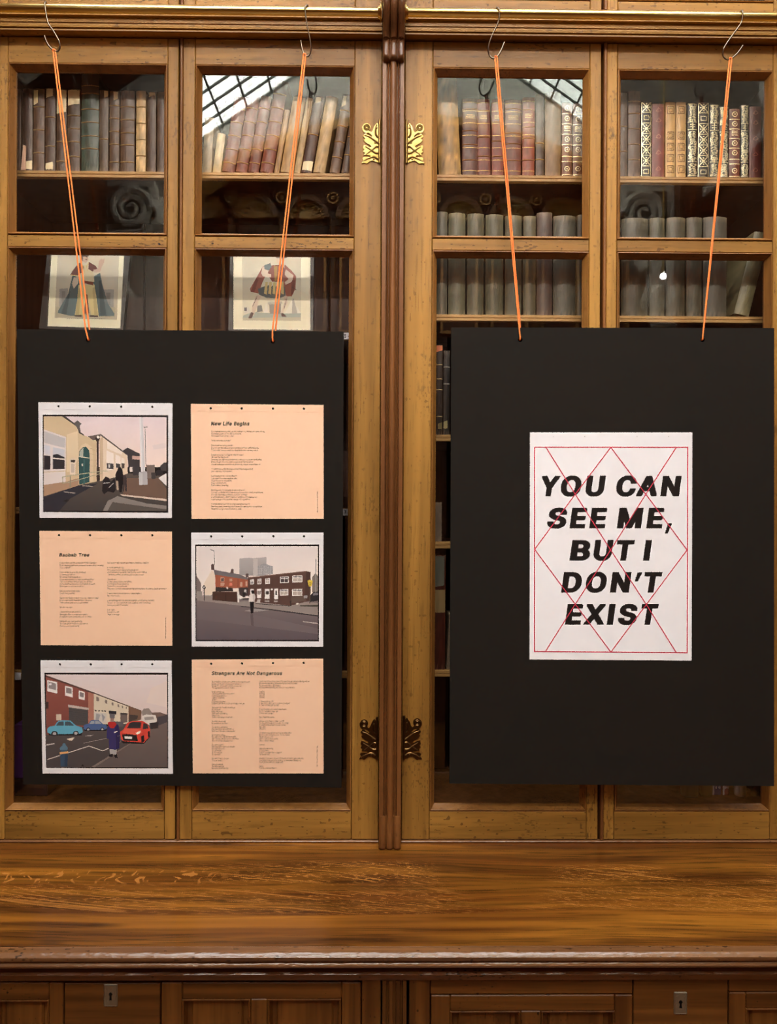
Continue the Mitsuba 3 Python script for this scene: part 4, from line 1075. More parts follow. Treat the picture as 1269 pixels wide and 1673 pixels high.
PIC3 = [
    (BLK, [(116, 172), (1140, 172), (1141, 965), (130, 962)]),
    (((230, 214, 214), (222, 200, 194)), [(127, 186), (1132, 188), (1134, 600), (130, 600)]), ((232, 212, 204), [(1000, 300), (1133, 240), (1133, 460), (960, 420)]),
    (((86, 78, 78), (74, 68, 70)), [(130, 660), (640, 612), (1134, 560), (1134, 956), (132, 958)]),
    (((112, 98, 94), (96, 86, 86)), [(820, 760), (990, 640), (1134, 580), (1134, 956), (520, 958)]), ((126, 112, 106), [(505, 952), (850, 740), (862, 742), (530, 958)]),
    ((112, 100, 96), [(1060, 500), (1134, 520), (1134, 590), (1040, 610)]),
    (((152, 84, 74), (128, 70, 64)), [(127, 196), (526, 340), (526, 604), (132, 690)]), ((180, 118, 100), [(478, 322), (526, 342), (526, 604), (480, 610)]), ((92, 66, 62), [(127, 192), (526, 336), (526, 348), (127, 206)]),
    ((70, 50, 50), rect(127, 414, 150, 470)),
    ((240, 232, 230), [(140, 232), (222, 250), (222, 346), (140, 326)]), ((150, 138, 140), [(150, 246), (212, 262), (212, 316), (150, 302)]), ((238, 232, 236), [(152, 262), (174, 260), (176, 274), (154, 276)]),
    ((240, 232, 230), [(287, 280), (350, 295), (350, 378), (287, 360)]), ((140, 128, 130), [(296, 294), (340, 304), (340, 350), (296, 338)]),
    ((240, 232, 230), [(400, 318), (450, 332), (450, 402), (400, 388)]), ((140, 128, 130), [(408, 332), (442, 341), (442, 380), (408, 370)]),
    ((78, 76, 78), [(318, 456), (476, 482), (476, 612), (320, 600)])] + [((66, 64, 66), [(320, 474 + 18 * i), (476, 498 + 17 * i)], 2) for i in range(6)] + [((198, 182, 176), [(312, 436), (484, 464), (484, 482), (312, 458)]),
    ((216, 196, 176), [(213, 516), (256, 516), (256, 566), (213, 566)]),
    ((222, 206, 182), [(526, 344), (812, 442), (812, 592), (526, 604)]), ((96, 80, 74), [(526, 336), (920, 486), (920, 494), (526, 346)]),
] + [((134, 118, 108), [(x, y), (x + w, y + 5), (x + w, y + h), (x, y + h - 4)]) for x, y, w, h in ((546, 372, 22, 38), (618, 396, 18, 34), (674, 416, 14, 28), (722, 432, 12, 26), (758, 444, 10, 24), (790, 452, 8, 20))] + [
    ((70, 62, 60), [(x, 480 + i), (x + 14, 482 + i), (x + 14, 494 + i), (x, 492 + i)]) for i, x in enumerate((534, 562, 588, 612))] + [
    ((206, 198, 190), [(530, 500), (630, 508), (630, 590), (530, 590)]), ((160, 158, 160), [(544, 510), (580, 520), (560, 580), (540, 560)]), ((150, 150, 156), [(590, 512), (620, 540), (600, 580)]),
    ((62, 56, 58), [(650, 486), (712, 492), (712, 520), (650, 514)]), ((236, 230, 226), [(664, 496), (704, 500), (704, 508), (664, 504)]), ((112, 100, 96), [(744, 510), (804, 514), (804, 584), (746, 588)]), ((84, 74, 72), [(744, 504), (804, 508), (804, 524), (744, 520)]),
    ((124, 92, 74), [(812, 446), (920, 490), (918, 560), (812, 594)]), ((70, 62, 60), [(820, 520), (890, 526), (886, 556), (820, 580)]),
    ((150, 136, 130), [(920, 500), (940, 470), (980, 466), (1006, 500), (1000, 530), (930, 530)]), ((120, 96, 88), [(1004, 504), (1070, 500), (1134, 520), (1134, 560), (1010, 560)]), ((76, 70, 76), [(1050, 540), (1134, 520), (1134, 580), (1052, 616)]),
] + car(140, 566, 296, 126, (92, 172, 202), (66, 84, 96)) + car(440, 564, 196, 90, (70, 98, 150), (150, 160, 172)) + [
    ((94, 90, 96), [(690, 574), (770, 580), (770, 620), (690, 620)]),
    ((222, 214, 208), [(930, 530), (960, 518), (1036, 524), (1048, 560), (1040, 600), (990, 610), (930, 580)]), ((160, 150, 146), [(940, 540), (1020, 536), (1024, 560), (950, 566)]), ((54, 50, 54), [(985, 590), (1058, 580), (1060, 632), (1000, 640)]),
    ((34, 30, 32), [(752, 740), (940, 748), (990, 690), (992, 704), (940, 762), (770, 758)]),
    ((226, 68, 56), [(742, 664), (772, 640), (800, 590), (840, 574), (930, 572), (970, 596), (992, 640), (990, 700), (940, 752), (770, 740), (746, 720)]), ((240, 96, 76), [(780, 632), (906, 640), (930, 668), (880, 690), (760, 668)]),
    ((52, 48, 54), [(800, 632), (822, 590), (846, 580), (918, 584), (912, 632)]), ((58, 50, 54), [(936, 590), (968, 600), (980, 634), (930, 640)]),
    ((40, 34, 36), [(758, 684), (800, 680), (880, 690), (890, 740), (770, 734)]), ((240, 236, 232), [(780, 698), (842, 702), (842, 722), (780, 718)]), ((250, 236, 220), [(870, 672), (916, 650), (906, 676), (884, 684)]), ((34, 30, 34), [(916, 700), (940, 690), (946, 740), (922, 752)]), ((34, 30, 34), [(972, 660), (988, 654), (990, 700), (976, 708)]),
    ((232, 216, 196), [(296, 722), (368, 708), (340, 738)]), ((200, 190, 188), [(132, 766), (200, 756), (200, 764), (132, 776)]), ((178, 170, 168), [(440, 696), (520, 688), (500, 698)]),
    ((206, 196, 190), [(140, 892), (485, 780)], 7), ((206, 196, 190), [(485, 780), (598, 820), (648, 798)], 7), ((150, 140, 138), [(440, 756), (640, 714)], 4),
    ((34, 30, 36), [(652, 846), (684, 842), (684, 868), (652, 872)]), ((34, 30, 36), [(694, 850), (716, 846), (722, 880), (698, 876)]), ((170, 166, 168), [(654, 806), (716, 806), (712, 850), (690, 852), (682, 846), (660, 848)]),
    ((52, 48, 104), [(634, 640), (650, 596), (690, 584), (728, 604), (742, 660), (736, 800), (700, 812), (652, 800), (648, 720), (632, 716)]), ((40, 36, 84), [(700, 600), (728, 606), (742, 660), (736, 800), (712, 806)]),
    ((188, 44, 44), [(640, 586), (662, 576), (700, 580), (714, 600), (690, 634), (664, 632), (644, 608)]), ((150, 118, 110), [(662, 546), (692, 546), (690, 580), (664, 580)]), ((112, 104, 110), [(656, 508), (700, 510), (698, 552), (658, 548)]), ((46, 44, 52), [(648, 492), (712, 496), (710, 514), (650, 510)]),
    ((214, 208, 206), [(690, 664), (720, 654), (722, 662), (694, 674)]), ((110, 108, 116), [(720, 700), (744, 690), (750, 740), (736, 756)], 5),
    ((84, 118, 140), [(240, 798), (262, 778), (272, 756), (286, 756), (296, 776), (312, 798), (306, 812), (246, 812)]), ((60, 88, 112), [(250, 812), (306, 812), (304, 830), (250, 830)]), ((230, 170, 110), [(240, 832), (312, 822), (312, 840), (244, 850)]), ((50, 76, 104), [(246, 850), (310, 840), (306, 950), (250, 950)]), ((40, 60, 86), [(284, 846), (310, 840), (306, 950), (284, 950)]),
    ((34, 30, 32), [(418, 946), (432, 930), (444, 950)]),
]
for i, pic in ((3, PIC1), (4, PIC2), (5, PIC3)):
    m, c = picture(FL_L, zp(*PAGES[i][2:5]), pic, .00068)
    put('printed_photograph', m, 'mat_print', pk[i], color=c)

# ------------------------------------------------------------------ the poster
po = thing('poster', 'white poster in heavy slanted capitals under thin red crossing lines, on the black board', 'poster')
PCS = [(865.4, 706.5), (1130.6, 706.5), (1129.4, 1079.3), (864.7, 1077.3)]
put('sheet', FL_R.solid(Polygon(FL_R.px(PCS)), .0002, .0006), 'mat_white_paper', po)
pins = unary_union([Point(FL_R.st(x, 713.3)).buffer(.0007, 6) for x in (903, 955, 1040, 1092)])
strip = Polygon(FL_R.px([(865.8, 707), (1130.2, 707), (1130, 727), (865.7, 727)])).difference(pins)
put('folded_strip', FL_R.solid(strip, .0007, .00095), 'mat_white_paper', po)
for q in polys(pins): put('pin_hole', FL_R.sheet(q, .00075), 'mat_iron', po)
F1, F2 = zp(850, 690, 4.23), zp(850, 880, 4.23)
LET = [(F1, 370, 512, [('Y', 148, 278), ('O', 277, 422), ('U', 448, 590), ('C', 660, 802), ('A', 798, 940), ('N', 965, 1113)]),
       (F1, 591, 733, [('S', 183, 323), ('E', 338, 462), ('E', 474, 600), ('M', 665, 850), ('E', 868, 994)]),
       (F1, 698, 768, [(',', 997, 1046)]),
       (F2, 10, 152, [('B', 338, 483), ('U', 503, 643), ('T', 665, 790), ('I', 846, 908)]),
       (F2, 231, 373, [('D', 280, 425), ('O', 450, 597), ('N', 617, 767), ('T', 855, 980)]),
       (F2, 233, 296, [('\u2019', 790, 840)]),
       (F2, 452, 595, [('E', 307, 433), ('X', 432, 588), ('I', 595, 657), ('S', 672, 808), ('T', 835, 955)])]
for f, yt, yb, row in LET:
    for ch, l, r in row:
        g = _flat(ch).simplify(.006) if ch != 'I' else sbox(0, 0, .28, 1)
        if ch not in ',\u2019I':
            g = affinity.scale(affinity.scale(g, 1, 1.55, origin=(0, 0)).buffer(.088, join_style=2, mitre_limit=2.5), 1, 1 / 1.55, origin=(0, 0))
        x0, y0, x1, y1 = g.bounds
        k = (1.0 if ch not in ',\u2019' else .6)
        g = affinity.affine_transform(g, [1 / (x1 - x0), 0, 0, 1 / (y1 - y0), -x0 / (x1 - x0), -y0 / (y1 - y0)])
        hgt, wid = (yb - yt), (r - l)
        over = 3 if ch in 'OSCU' else 0
        sl = .135 * (hgt)
        g = affinity.affine_transform(g, [max(4, wid - sl), sl, 0, hgt + over, 0, 0])
        a0, b0, a1, b1 = g.bounds
        g = affinity.affine_transform(g, [wid / (a1 - a0), 0, 0, -1, l - a0 * wid / (a1 - a0), yb + over / 2])
        q = affinity.translate(g, 0, 0)
        from shapely.ops import transform as _tf
        st = _tf(lambda xs, ys: tuple(np.array([FL_R.st(*f(a, b)) for a, b in zip(np.atleast_1d(xs), np.atleast_1d(ys))]).T), q)
        put('letter', FL_R.sheet(st.buffer(0), .00102 if yt < 300 and f is F1 and False else .00068), 'mat_ink', po)


def rl(pts, w=1.5): return LineString(FL_R.px(pts)).buffer(w * 1.12e-3 / 2, join_style=2, cap_style=2)


red = [[(873, 730.6), (1123, 730.8), (1122, 1066.2), (872.6, 1064.2), (873, 730.6)], [(891.5, 731), (939.3, 807.5), (997, 898.5), (1055.3, 987.5), (1104, 1066)], [(1104.2, 731), (1054.5, 807.5), (997, 898.5), (939.3, 987), (890.8, 1064)],
       [(997.4, 731), (939.3, 807.5), (873, 897.5), (939.3, 987), (997.4, 1065.2), (1055.3, 987.5), (1121.8, 898.5), (1054.5, 807.5), (997.4, 731)]]
for r_ in red:
    put('red_line', FL_R.sheet(rl(r_), .0011), 'mat_red_line', po)

# ------------------------------------------------------------------ framed prints on the second shelf
FIG1 = [
    ((236, 230, 196), [(335, 128), (810, 132), (783, 665), (308, 650)]),
    (((206, 196, 172), (186, 176, 150)), [(374, 176), (772, 182), (758, 604), (354, 592)]),
    ((150, 148, 140), [(386, 404), (440, 400), (440, 520), (384, 520)]), ((128, 126, 120), rect(400, 420, 424, 500)), ((150, 148, 140), [(672, 410), (738, 408), (736, 524), (672, 520)]), ((120, 118, 112), rect(688, 428, 716, 510)),
    ((178, 170, 140), [(366, 520), (748, 524), (746, 588), (360, 588)]),
    ((74, 96, 98), [(470, 318), (510, 330), (520, 400), (494, 576), (460, 580), (374, 560), (380, 540), (440, 440)]), ((54, 74, 78), [(440, 440), (456, 420), (430, 572), (396, 566)]),
    ((74, 96, 98), [(600, 330), (648, 300), (664, 380), (700, 500), (742, 566), (738, 580), (640, 582), (622, 480)]), ((54, 74, 78), [(640, 350), (656, 350), (690, 580), (650, 580)]),
    ((198, 182, 160), [(478, 330), (512, 326), (506, 370), (478, 404), (466, 370)]),
    ((214, 196, 136), [(508, 380), (612, 376), (628, 480), (640, 584), (590, 572), (560, 436), (540, 576), (484, 576), (500, 480)]), ((190, 172, 116), [(508, 400), (524, 400), (512, 574), (490, 574)]), ((190, 172, 116), [(600, 400), (614, 390), (636, 580), (612, 574)]),
    ((126, 66, 44), [(556, 440), (566, 440), (578, 560), (560, 572), (546, 560)]),
    ((206, 190, 150), [(516, 250), (600, 250), (612, 360), (510, 356)]), ((122, 62, 46), [(540, 350), (604, 360), (604, 382), (540, 366)]),
    ((92, 46, 38), [(520, 234), (500, 250), (468, 290), (456, 316), (504, 318), (530, 300), (544, 260)]), ((92, 46, 38), [(576, 230), (620, 256), (634, 280), (600, 292), (572, 276)]), ((206, 176, 96), [(520, 236), (544, 260), (548, 306), (534, 306)], 5), ((206, 176, 96), [(458, 314), (506, 320)], 5), ((206, 176, 96), [(576, 232), (560, 262), (572, 296)], 5),
    ((196, 168, 146), [(604, 282), (644, 270), (650, 296), (612, 300)]), ((196, 168, 146), [(636, 270), (642, 224), (656, 208), (666, 214), (678, 206), (676, 230), (660, 262), (652, 290)]),
    ((196, 166, 142), [(530, 188), (572, 186), (572, 222), (556, 236), (536, 228)]), ((70, 60, 54), [(522, 176), (576, 176), (574, 194), (536, 196), (538, 226), (528, 214)]), ((90, 70, 60), [(552, 212), (566, 210), (564, 217), (553, 217)]), ((60, 50, 46), rect(556, 196, 566, 200)),
    ((60, 46, 40), [(484, 574), (530, 574), (526, 586), (484, 584)]), ((60, 46, 40), [(580, 574), (636, 578), (634, 588), (582, 586)]),
] + [((120, 112, 96), [(430 + 14 * i, 598), (440 + 14 * i, 598)], 4) for i in range(18)]
FIG2 = [
    ((238, 230, 198), [(313, 128), (745, 130), (745, 583), (313, 580)]),
    (((204, 194, 170), (222, 214, 184)), [(364, 128), (692, 130), (692, 532), (364, 528)]),
    ((168, 176, 160), [(366, 500), (420, 480), (560, 488), (690, 486), (690, 508), (500, 514), (366, 516)]), ((196, 188, 158), [(366, 512), (690, 508), (690, 528), (366, 526)]),
    ((148, 138, 124), [(512, 432), (580, 428), (578, 490), (518, 490)]), ((178, 170, 150), [(505, 424), (586, 420), (588, 434), (508, 438)]), ((226, 220, 200), [(644, 404), (690, 486), (600, 488)]), ((180, 174, 158), [(644, 404), (650, 404), (672, 488), (640, 488)]),
    ((222, 216, 198), [(497, 430), (512, 484), (482, 484)]), ((210, 204, 188), [(396, 450), (414, 486), (372, 486)]), ((120, 118, 110), [(448, 446), (470, 440), (478, 476), (444, 482)]), ((90, 86, 84), rect(374, 454, 388, 474)),
    ((150, 84, 66), [(520, 204), (478, 224), (440, 290), (406, 350), (410, 366), (452, 376), (470, 330), (490, 280)]), ((150, 84, 66), [(600, 212), (640, 250), (664, 280), (660, 350), (640, 392), (610, 392), (590, 330)]), ((120, 64, 52), [(440, 290), (452, 300), (430, 370), (410, 366)]), ((120, 64, 52), [(640, 300), (660, 300), (650, 370), (634, 388)]),
    ((138, 72, 58), [(512, 220), (590, 214), (608, 260), (590, 310), (530, 310), (506, 270)]), ((170, 130, 66), [(540, 222), (560, 222), (556, 306), (544, 306)]),
    ((84, 96, 96), [(450, 350), (500, 330), (600, 340), (606, 392), (560, 404), (500, 400), (456, 382)]),
] + [((206, 184, 120), [(492 + 22 * i, 312), (506 + 22 * i, 312), (500 + 24 * i, 382), (484 + 24 * i, 376)]) for i in range(5)] + [
    ((214, 192, 168), [(476, 226), (510, 216), (514, 246), (500, 264), (524, 268), (524, 284), (478, 280), (468, 262)]), ((110, 120, 118), [(484, 218), (520, 206), (528, 226), (510, 246), (488, 240)]), ((214, 192, 168), [(606, 240), (634, 262), (650, 274), (640, 310), (604, 328), (600, 312), (622, 296), (600, 270)]),
    ((210, 188, 164), [(446, 382), (470, 392), (452, 420), (446, 450), (426, 500), (404, 514), (400, 504), (416, 486), (418, 440)]), ((210, 188, 164), [(596, 390), (616, 390), (614, 430), (596, 470), (592, 496), (610, 508), (582, 504), (578, 486), (594, 440)]), ((90, 60, 50), [(412, 480), (426, 486), (416, 514), (398, 516), (400, 504)]), ((90, 60, 50), [(580, 484), (594, 488), (612, 508), (582, 504)]), ((90, 60, 50), [(446, 392), (420, 450)], 4), ((90, 60, 50), [(612, 400), (596, 460)], 4),
    ((92, 62, 50), [(640, 340), (664, 356)], 6),
    ((212, 184, 158), [(552, 172), (588, 170), (590, 196), (574, 214), (556, 206)]), ((96, 76, 62), [(546, 150), (614, 150), (612, 176), (590, 180), (552, 176)]), ((70, 56, 50), rect(572, 182, 582, 186)),
]


def framed(label, paper, fig, f, Yc, zs):
    key = thing('framed_print', label, 'picture', 'framed prints on the second shelf')
    tilt = math.radians(7)
    dn = np.array([0, -math.sin(tilt), -math.cos(tilt)])
    x, z = at(*f(*paper[0]), Yc)
    (xb, zb_) = at(*f(*paper[3]), Yc)
    roll = math.atan2(xb - x, z - zb_)
    u = np.array([math.cos(roll), 0, math.sin(roll)])
    fl = Flat((x, Yc, z), u, dn + np.array([math.sin(roll), 0, 0]))
    P = Polygon(fl.px([f(*p) for p in paper]))
    out = P.buffer(.0055, join_style=2)
    s0, t0, s1, t1 = out.bounds
    # the lower rail reaches the shelf
    tb = min((fl.o[2] + s * fl.u[2] - zs) / -fl.v[2] for s in (s0, s1)) - .0030
    out = Polygon([(s0 + .0, t0), (s1, t0), (s1, min(tb, t1 + .02)), (s0, min(tb, t1 + .02))]).union(out)
    lo = min(fl.world(np.array(out.exterior.coords), np.zeros(len(out.exterior.coords)))[:, 2])
    out = out.intersection(affinity.translate(sbox(-9, -9, 9, tb), 0, 0))
    put('frame', fl.solid(out.difference(P.buffer(.0002)), -.010, .004), 'mat_black_frame', key)
    put('backing', fl.solid(P.buffer(.0002), -.010, -.001), 'mat_black_frame', key)
    m, c = picture(fl, f, fig, 0.0)
    put('print', m, 'mat_print', key, color=c)


ZS = [az(420, y, SHELF_Y) for y in (281.5, 543.5, 830, 1096.5)]
ZR_ = [az(830, y, SHELF_Y) for y in (285.5, 514, 710.5, 885.5, 1095)]
framed('framed coloured print of a man in a blue cloak raising one hand', [(335, 128), (810, 132), (783, 665), (308, 650)], FIG1, zp(0, 370, 3.966), .105, ZS[1])
framed('framed coloured print of a Roman soldier in a red cape before tents', [(313, 128), (745, 130), (745, 583), (313, 580)], FIG2, zp(290, 370, 3.43), .105, ZS[1])

# shelf labels
for j, px0, px1, y0, y1, txt in ((1, 550, 571.6, 543.8, 554.6, '5'), (2, 550, 570.5, 831.5, 842.5, '7'), (3, 22, 34.5, 1098.5, 1110.5, '')):
    sh = cases[0] + '__shelf' + ('' if j == 0 else f'_{j:03d}')
    xa, xb = ax(px0, y0, SHELF_Y), ax(px1, y0, SHELF_Y)
    za, zb = az(px1, y1, SHELF_Y), az(px1, y0, SHELF_Y)
    lb = put('shelf_label', bx(xa, xb, SHELF_Y - .0012, SHELF_Y - .0002, za, zb, .0002), 'mat_white_paper', sh, label='small white shelf label' + (f' marked {txt}' if txt else ''))
    if txt:
        fl = Flat((xa, SHELF_Y - .0012, zb), (1, 0, 0), (0, 0, -1))
        g = line_poly(txt + ' -', .05)
        a0, b0, a1, b1 = g.bounds
        (l, t), (r, b) = fl.st(562.4, y0 + 2.2), fl.st(px1 - 1.2, y1 - 2.4)
        g = affinity.affine_transform(g, [(r - l) / (a1 - a0), 0, 0, -(b - t) / (b1 - b0), l - a0 * (r - l) / (a1 - a0), b + b0 * (b - t) / (b1 - b0)])
        scene[lb.rsplit('__', 1)[0] + '__' + lb.rsplit('__', 1)[1] + '_figure'] = ply(fl.sheet(g, .0002), 'mat_ink')

# ------------------------------------------------------------------ books
GOLD, CREAM, PALEGOLD = (196, 158, 92), (222, 206, 170), (226, 212, 172)


G3_NAME = 'cloth books on the second shelf of the second bookcase'


def book(label, xl, xr, ytop, zs, base, rowy, lean=0.0, bands=(), band_col=GOLD, patches=(), style=None, deep=.11, group=None, mott=.35, bulge=.10, Yf=None, pages=(196, 182, 150)):
    """Book standing on a shelf: cover with rounded spine, page block, raised bands, pasted labels, gilt ornament."""
    seed = int(xl * 7 + ytop * 13) % 9973
    rng = np.random.default_rng(seed)
    Yf = SHELF_Y + .004 if Yf is None else Yf
    x0, x1 = ax(xl, rowy, Yf), ax(xr, rowy, Yf)
    ang = math.radians(lean)
    w = (x1 - x0) - .0006
    h = (az((xl + xr) / 2, ytop, Yf) - zs) / max(.9, math.cos(ang)) - (w * abs(math.sin(ang)) * .5 if lean else 0)
    if lean: w *= math.cos(ang)
    bl = bulge * w
    key = thing('book', label, 'book', group)
    NU, NZ, t = 13, 18, min(.0022, w * .12)
    us = np.linspace(-1, 1, NU)
    sec = [(-w / 2, deep)] + [(u * w / 2 * (1 - .03 * (abs(u) > .95)), bl * u * u) for u in us] + [(w / 2, deep)]
    sec += [(w / 2 - t, deep), (w / 2 - t, bl + .002), (-w / 2 + t, bl + .002), (-w / 2 + t, deep)]
    m = len(sec)
    zsn = np.linspace(0, h, NZ)
    V = np.array([(a, b, z) for z in zsn for a, b in sec])
    tri = []
    for r in range(NZ - 1):
        for i in range(m):
            j = (i + 1) % m
            tri += [(r * m + i, r * m + j, (r + 1) * m + j), (r * m + i, (r + 1) * m + j, (r + 1) * m + i)]
    tv, tf = tri2d(Polygon(sec))
    # caps
    V = np.vstack([V, np.c_[tv, np.zeros(len(tv))], np.c_[tv, np.full(len(tv), h)]])
    o = NZ * m
    tri = np.vstack([np.array(tri), tf[:, ::-1] + o, tf + o + len(tv)])
    n1 = meshkit.fbm(np.c_[V[:, 0] * 160, V[:, 1] * 60, V[:, 2] * 60] + seed, 3)
    n2 = meshkit.noise(np.c_[V[:, 0] * 420, V[:, 1] * 200, V[:, 2] * 140] + seed, 3)
    k = 1 + mott * (n1 - .5) * 1.6 + mott * .5 * (n2 - .5)
    edge = np.exp(-np.minimum(V[:, 2], h - V[:, 2]) / .006) + .6 * np.exp(-(w / 2 - np.abs(V[:, 0])) / .0012) * (V[:, 1] < bl + .001)
    col = np.array(base, float)[None] * np.array([1.07, .97, .84]) * (.70 if group != G3_NAME else .64) * k[:, None]
    col = col + (np.array([176, 150, 116]) - col) * (edge * .28 * (n2 > .35))[:, None]
    col = np.array([lin(*c) for c in np.clip(col, 4, 250)])

    R = np.array([[math.cos(ang), 0, math.sin(ang)], [0, 1, 0], [-math.sin(ang), 0, math.cos(ang)]])
    xb = (x0 + x1) / 2
    lowest = min((R @ np.array([s * w / 2, 0, 0]))[2] for s in (-1, 1))

    def place(v): return (R @ np.asarray(v, float).T).T + np.array([xb, Yf, zs - lowest + .0003])
    mesh = trimesh.Trimesh(place(V), tri, process=False)
    put('cover', mesh, 'mat_leather', key, smooth=False, color=col)
    pb = bx(-w / 2 + t, w / 2 - t, bl + .0021, deep - .004, .003, h - .003)
    pb.vertices = place(pb.vertices)
    put('page_block', pb, 'mat_leather', key, color=solid_vc(pb, lin(*pages)))

    def on_spine(poly, off):
        Vs, Fs, o = [], [], 0
        for a, b in zip(np.linspace(-w / 2, w / 2, 9)[:-1], np.linspace(-w / 2, w / 2, 9)[1:]):
            v, f = tri2d(poly.intersection(sbox(a, -1, b, 1)))
            if len(f):
                Vs.append(np.c_[v[:, 0], bl * (2 * v[:, 0] / w) ** 2 - off, v[:, 1]]); Fs.append(f + o); o += len(v)
        if not Vs: return None
        q = trimesh.Trimesh(place(np.vstack(Vs)), np.vstack(Fs), process=False)
        if np.mean(q.face_normals[:, 1]) > 0: q.invert()
        return q
    hw = w / 2
    for fr in bands:                                     # raised cords with a gilt line on each side
        z, r = fr * h, .0011
        s = np.linspace(-1, 1, 9)
        path = np.c_[s * hw * .985, bl * s * s - .0001, np.full(9, z)]
        tb = tube(place(path), r, 6)
        put('raised_band', tb, 'mat_gilt', key, color=solid_vc(tb, lin(*band_col)))
    for pc, u0, u1, f0, f1 in patches:
        pts = [(u0 * hw, f0 * h), (u1 * hw, f0 * h + (.004 if f0 > .5 else 0)), (u1 * hw, f1 * h), (u0 * hw, f1 * h - (.003 if f1 < .5 else 0))]
        q = on_spine(Polygon(pts), .0005)
        if q is not None: put('pasted_label', q, 'mat_leather', key, color=solid_vc(q, lin(*pc)), label='torn pale paper label')
    g = None
    if style == 'gold':
        g = unary_union([sbox(-hw, f * h - .0006, hw, f * h + .0006) for f in (.06, .20, .36, .52, .68, .84, .95)] + [sbox(-hw * .6, .74 * h + i * .003, hw * .6, .74 * h + i * .003 + .001) for i in range(3)])
        gc = GOLD
    elif style == 'squares':
        L = []
        for f in (.05, .20, .35, .50, .84):
            o_, i_ = sbox(-hw * .70, f * h, hw * .70, (f + .105) * h), sbox(-hw * .55, f * h + .002, hw * .55, (f + .105) * h - .002)
            L += [o_.difference(i_), sbox(-hw * .34, f * h + .0042, hw * .34, (f + .105) * h - .0042).boundary.buffer(.0005)]
        g, gc = unary_union(L), (112, 78, 40)
    elif style == 'diamonds':
        L = [sbox(-hw, 0, -hw * .86, h), sbox(hw * .86, 0, hw, h)]
        n = 7
        for i in range(n):
            a, b = h * (i + .03) / n, h * (i + .97) / n
            L.append(sbox(-hw, a - .0012, hw, a + .0004))
            if i in (0, 5): L += [sbox(-hw * .5, a + .006, hw * .5, b - .006).boundary.buffer(.0007)]
            else:
                c = (a + b) / 2
                L += [LineString([(-hw * .8, a + .001), (hw * .8, b - .001)]).buffer(.0010), LineString([(-hw * .8, b - .001), (hw * .8, a + .001)]).buffer(.0010), Point(0, c).buffer(.0030, 8).difference(Point(0, c).buffer(.0014, 6))]
                L += [Point(s * hw * .55, c).buffer(.0014, 5) for s in (-1, 1)] + [Point(0, c + s * .0062).buffer(.0016, 5) for s in (-1, 1)]
        g, gc = unary_union(L), PALEGOLD
    elif style == 'floral':
        L = []
        zz = [(.03, .20), (.26, .62), (.76, .97)]
        for a, b in zz:
            q = a
            while q < b:
                for s in (-1, 1):
                    c = Point(s * hw * (.25 + .4 * rng.random()), q * h)
                    r = .0016 + .0016 * rng.random()
                    L += [c.buffer(r, 5).difference(c.buffer(r * .45, 4)), Point(s * hw * rng.random() * .8, (q + .012) * h).buffer(.0009, 4)]
                L.append(LineString([(-hw * .6, q * h), (0, (q + .02) * h), (hw * .6, q * h)]).buffer(.0005))
                q += .034
        for f in (.02, .21, .25, .64, .74, .98): L.append(sbox(-hw, f * h - .0007, hw, f * h + .0007))
        for f in (.225, .67, .70): L += [sbox(-hw * .6, f * h, hw * .6, f * h + .0016), sbox(-hw * .12, f * h - .004, hw * .12, f * h + .005)]
        g, gc = unary_union(L), PALEGOLD
    elif style == 'roundels':
        L = []
        for f in (.10, .36, .50, .78, .92): L += [Point(0, f * h).buffer(hw * .52, 10).difference(Point(0, f * h).buffer(hw * .36, 10)), Point(0, f * h).buffer(hw * .16, 6)]
        for f in (.02, .20, .27, .43, .57, .71, .85): L.append(sbox(-hw, f * h - .0012, hw, f * h + .0006))
        for f in (.61, .64, .665): L.append(sbox(-hw * .6, f * h, hw * .6, f * h + .0022))
        g, gc = unary_union(L), (232, 204, 160)
    elif style == 'emblems':
        L = []
        for f in (.12, .34, .56, .78, .92): L += [LineString([(-hw * .4, f * h - .003), (0, f * h + .003), (hw * .4, f * h - .002), (0, f * h - .005), (-hw * .4, f * h - .003)]).buffer(.0006)]
        g, gc = unary_union(L), (150, 96, 76)
    if g is not None:
        g = g.intersection(sbox(-hw, .0006, hw, h - .0006))
        for q in [on_spine(g, .0004)]:
            if q is not None: put('gilt_tooling', q, 'mat_gilt', key, color=solid_vc(q, lin(*gc)))
    return key


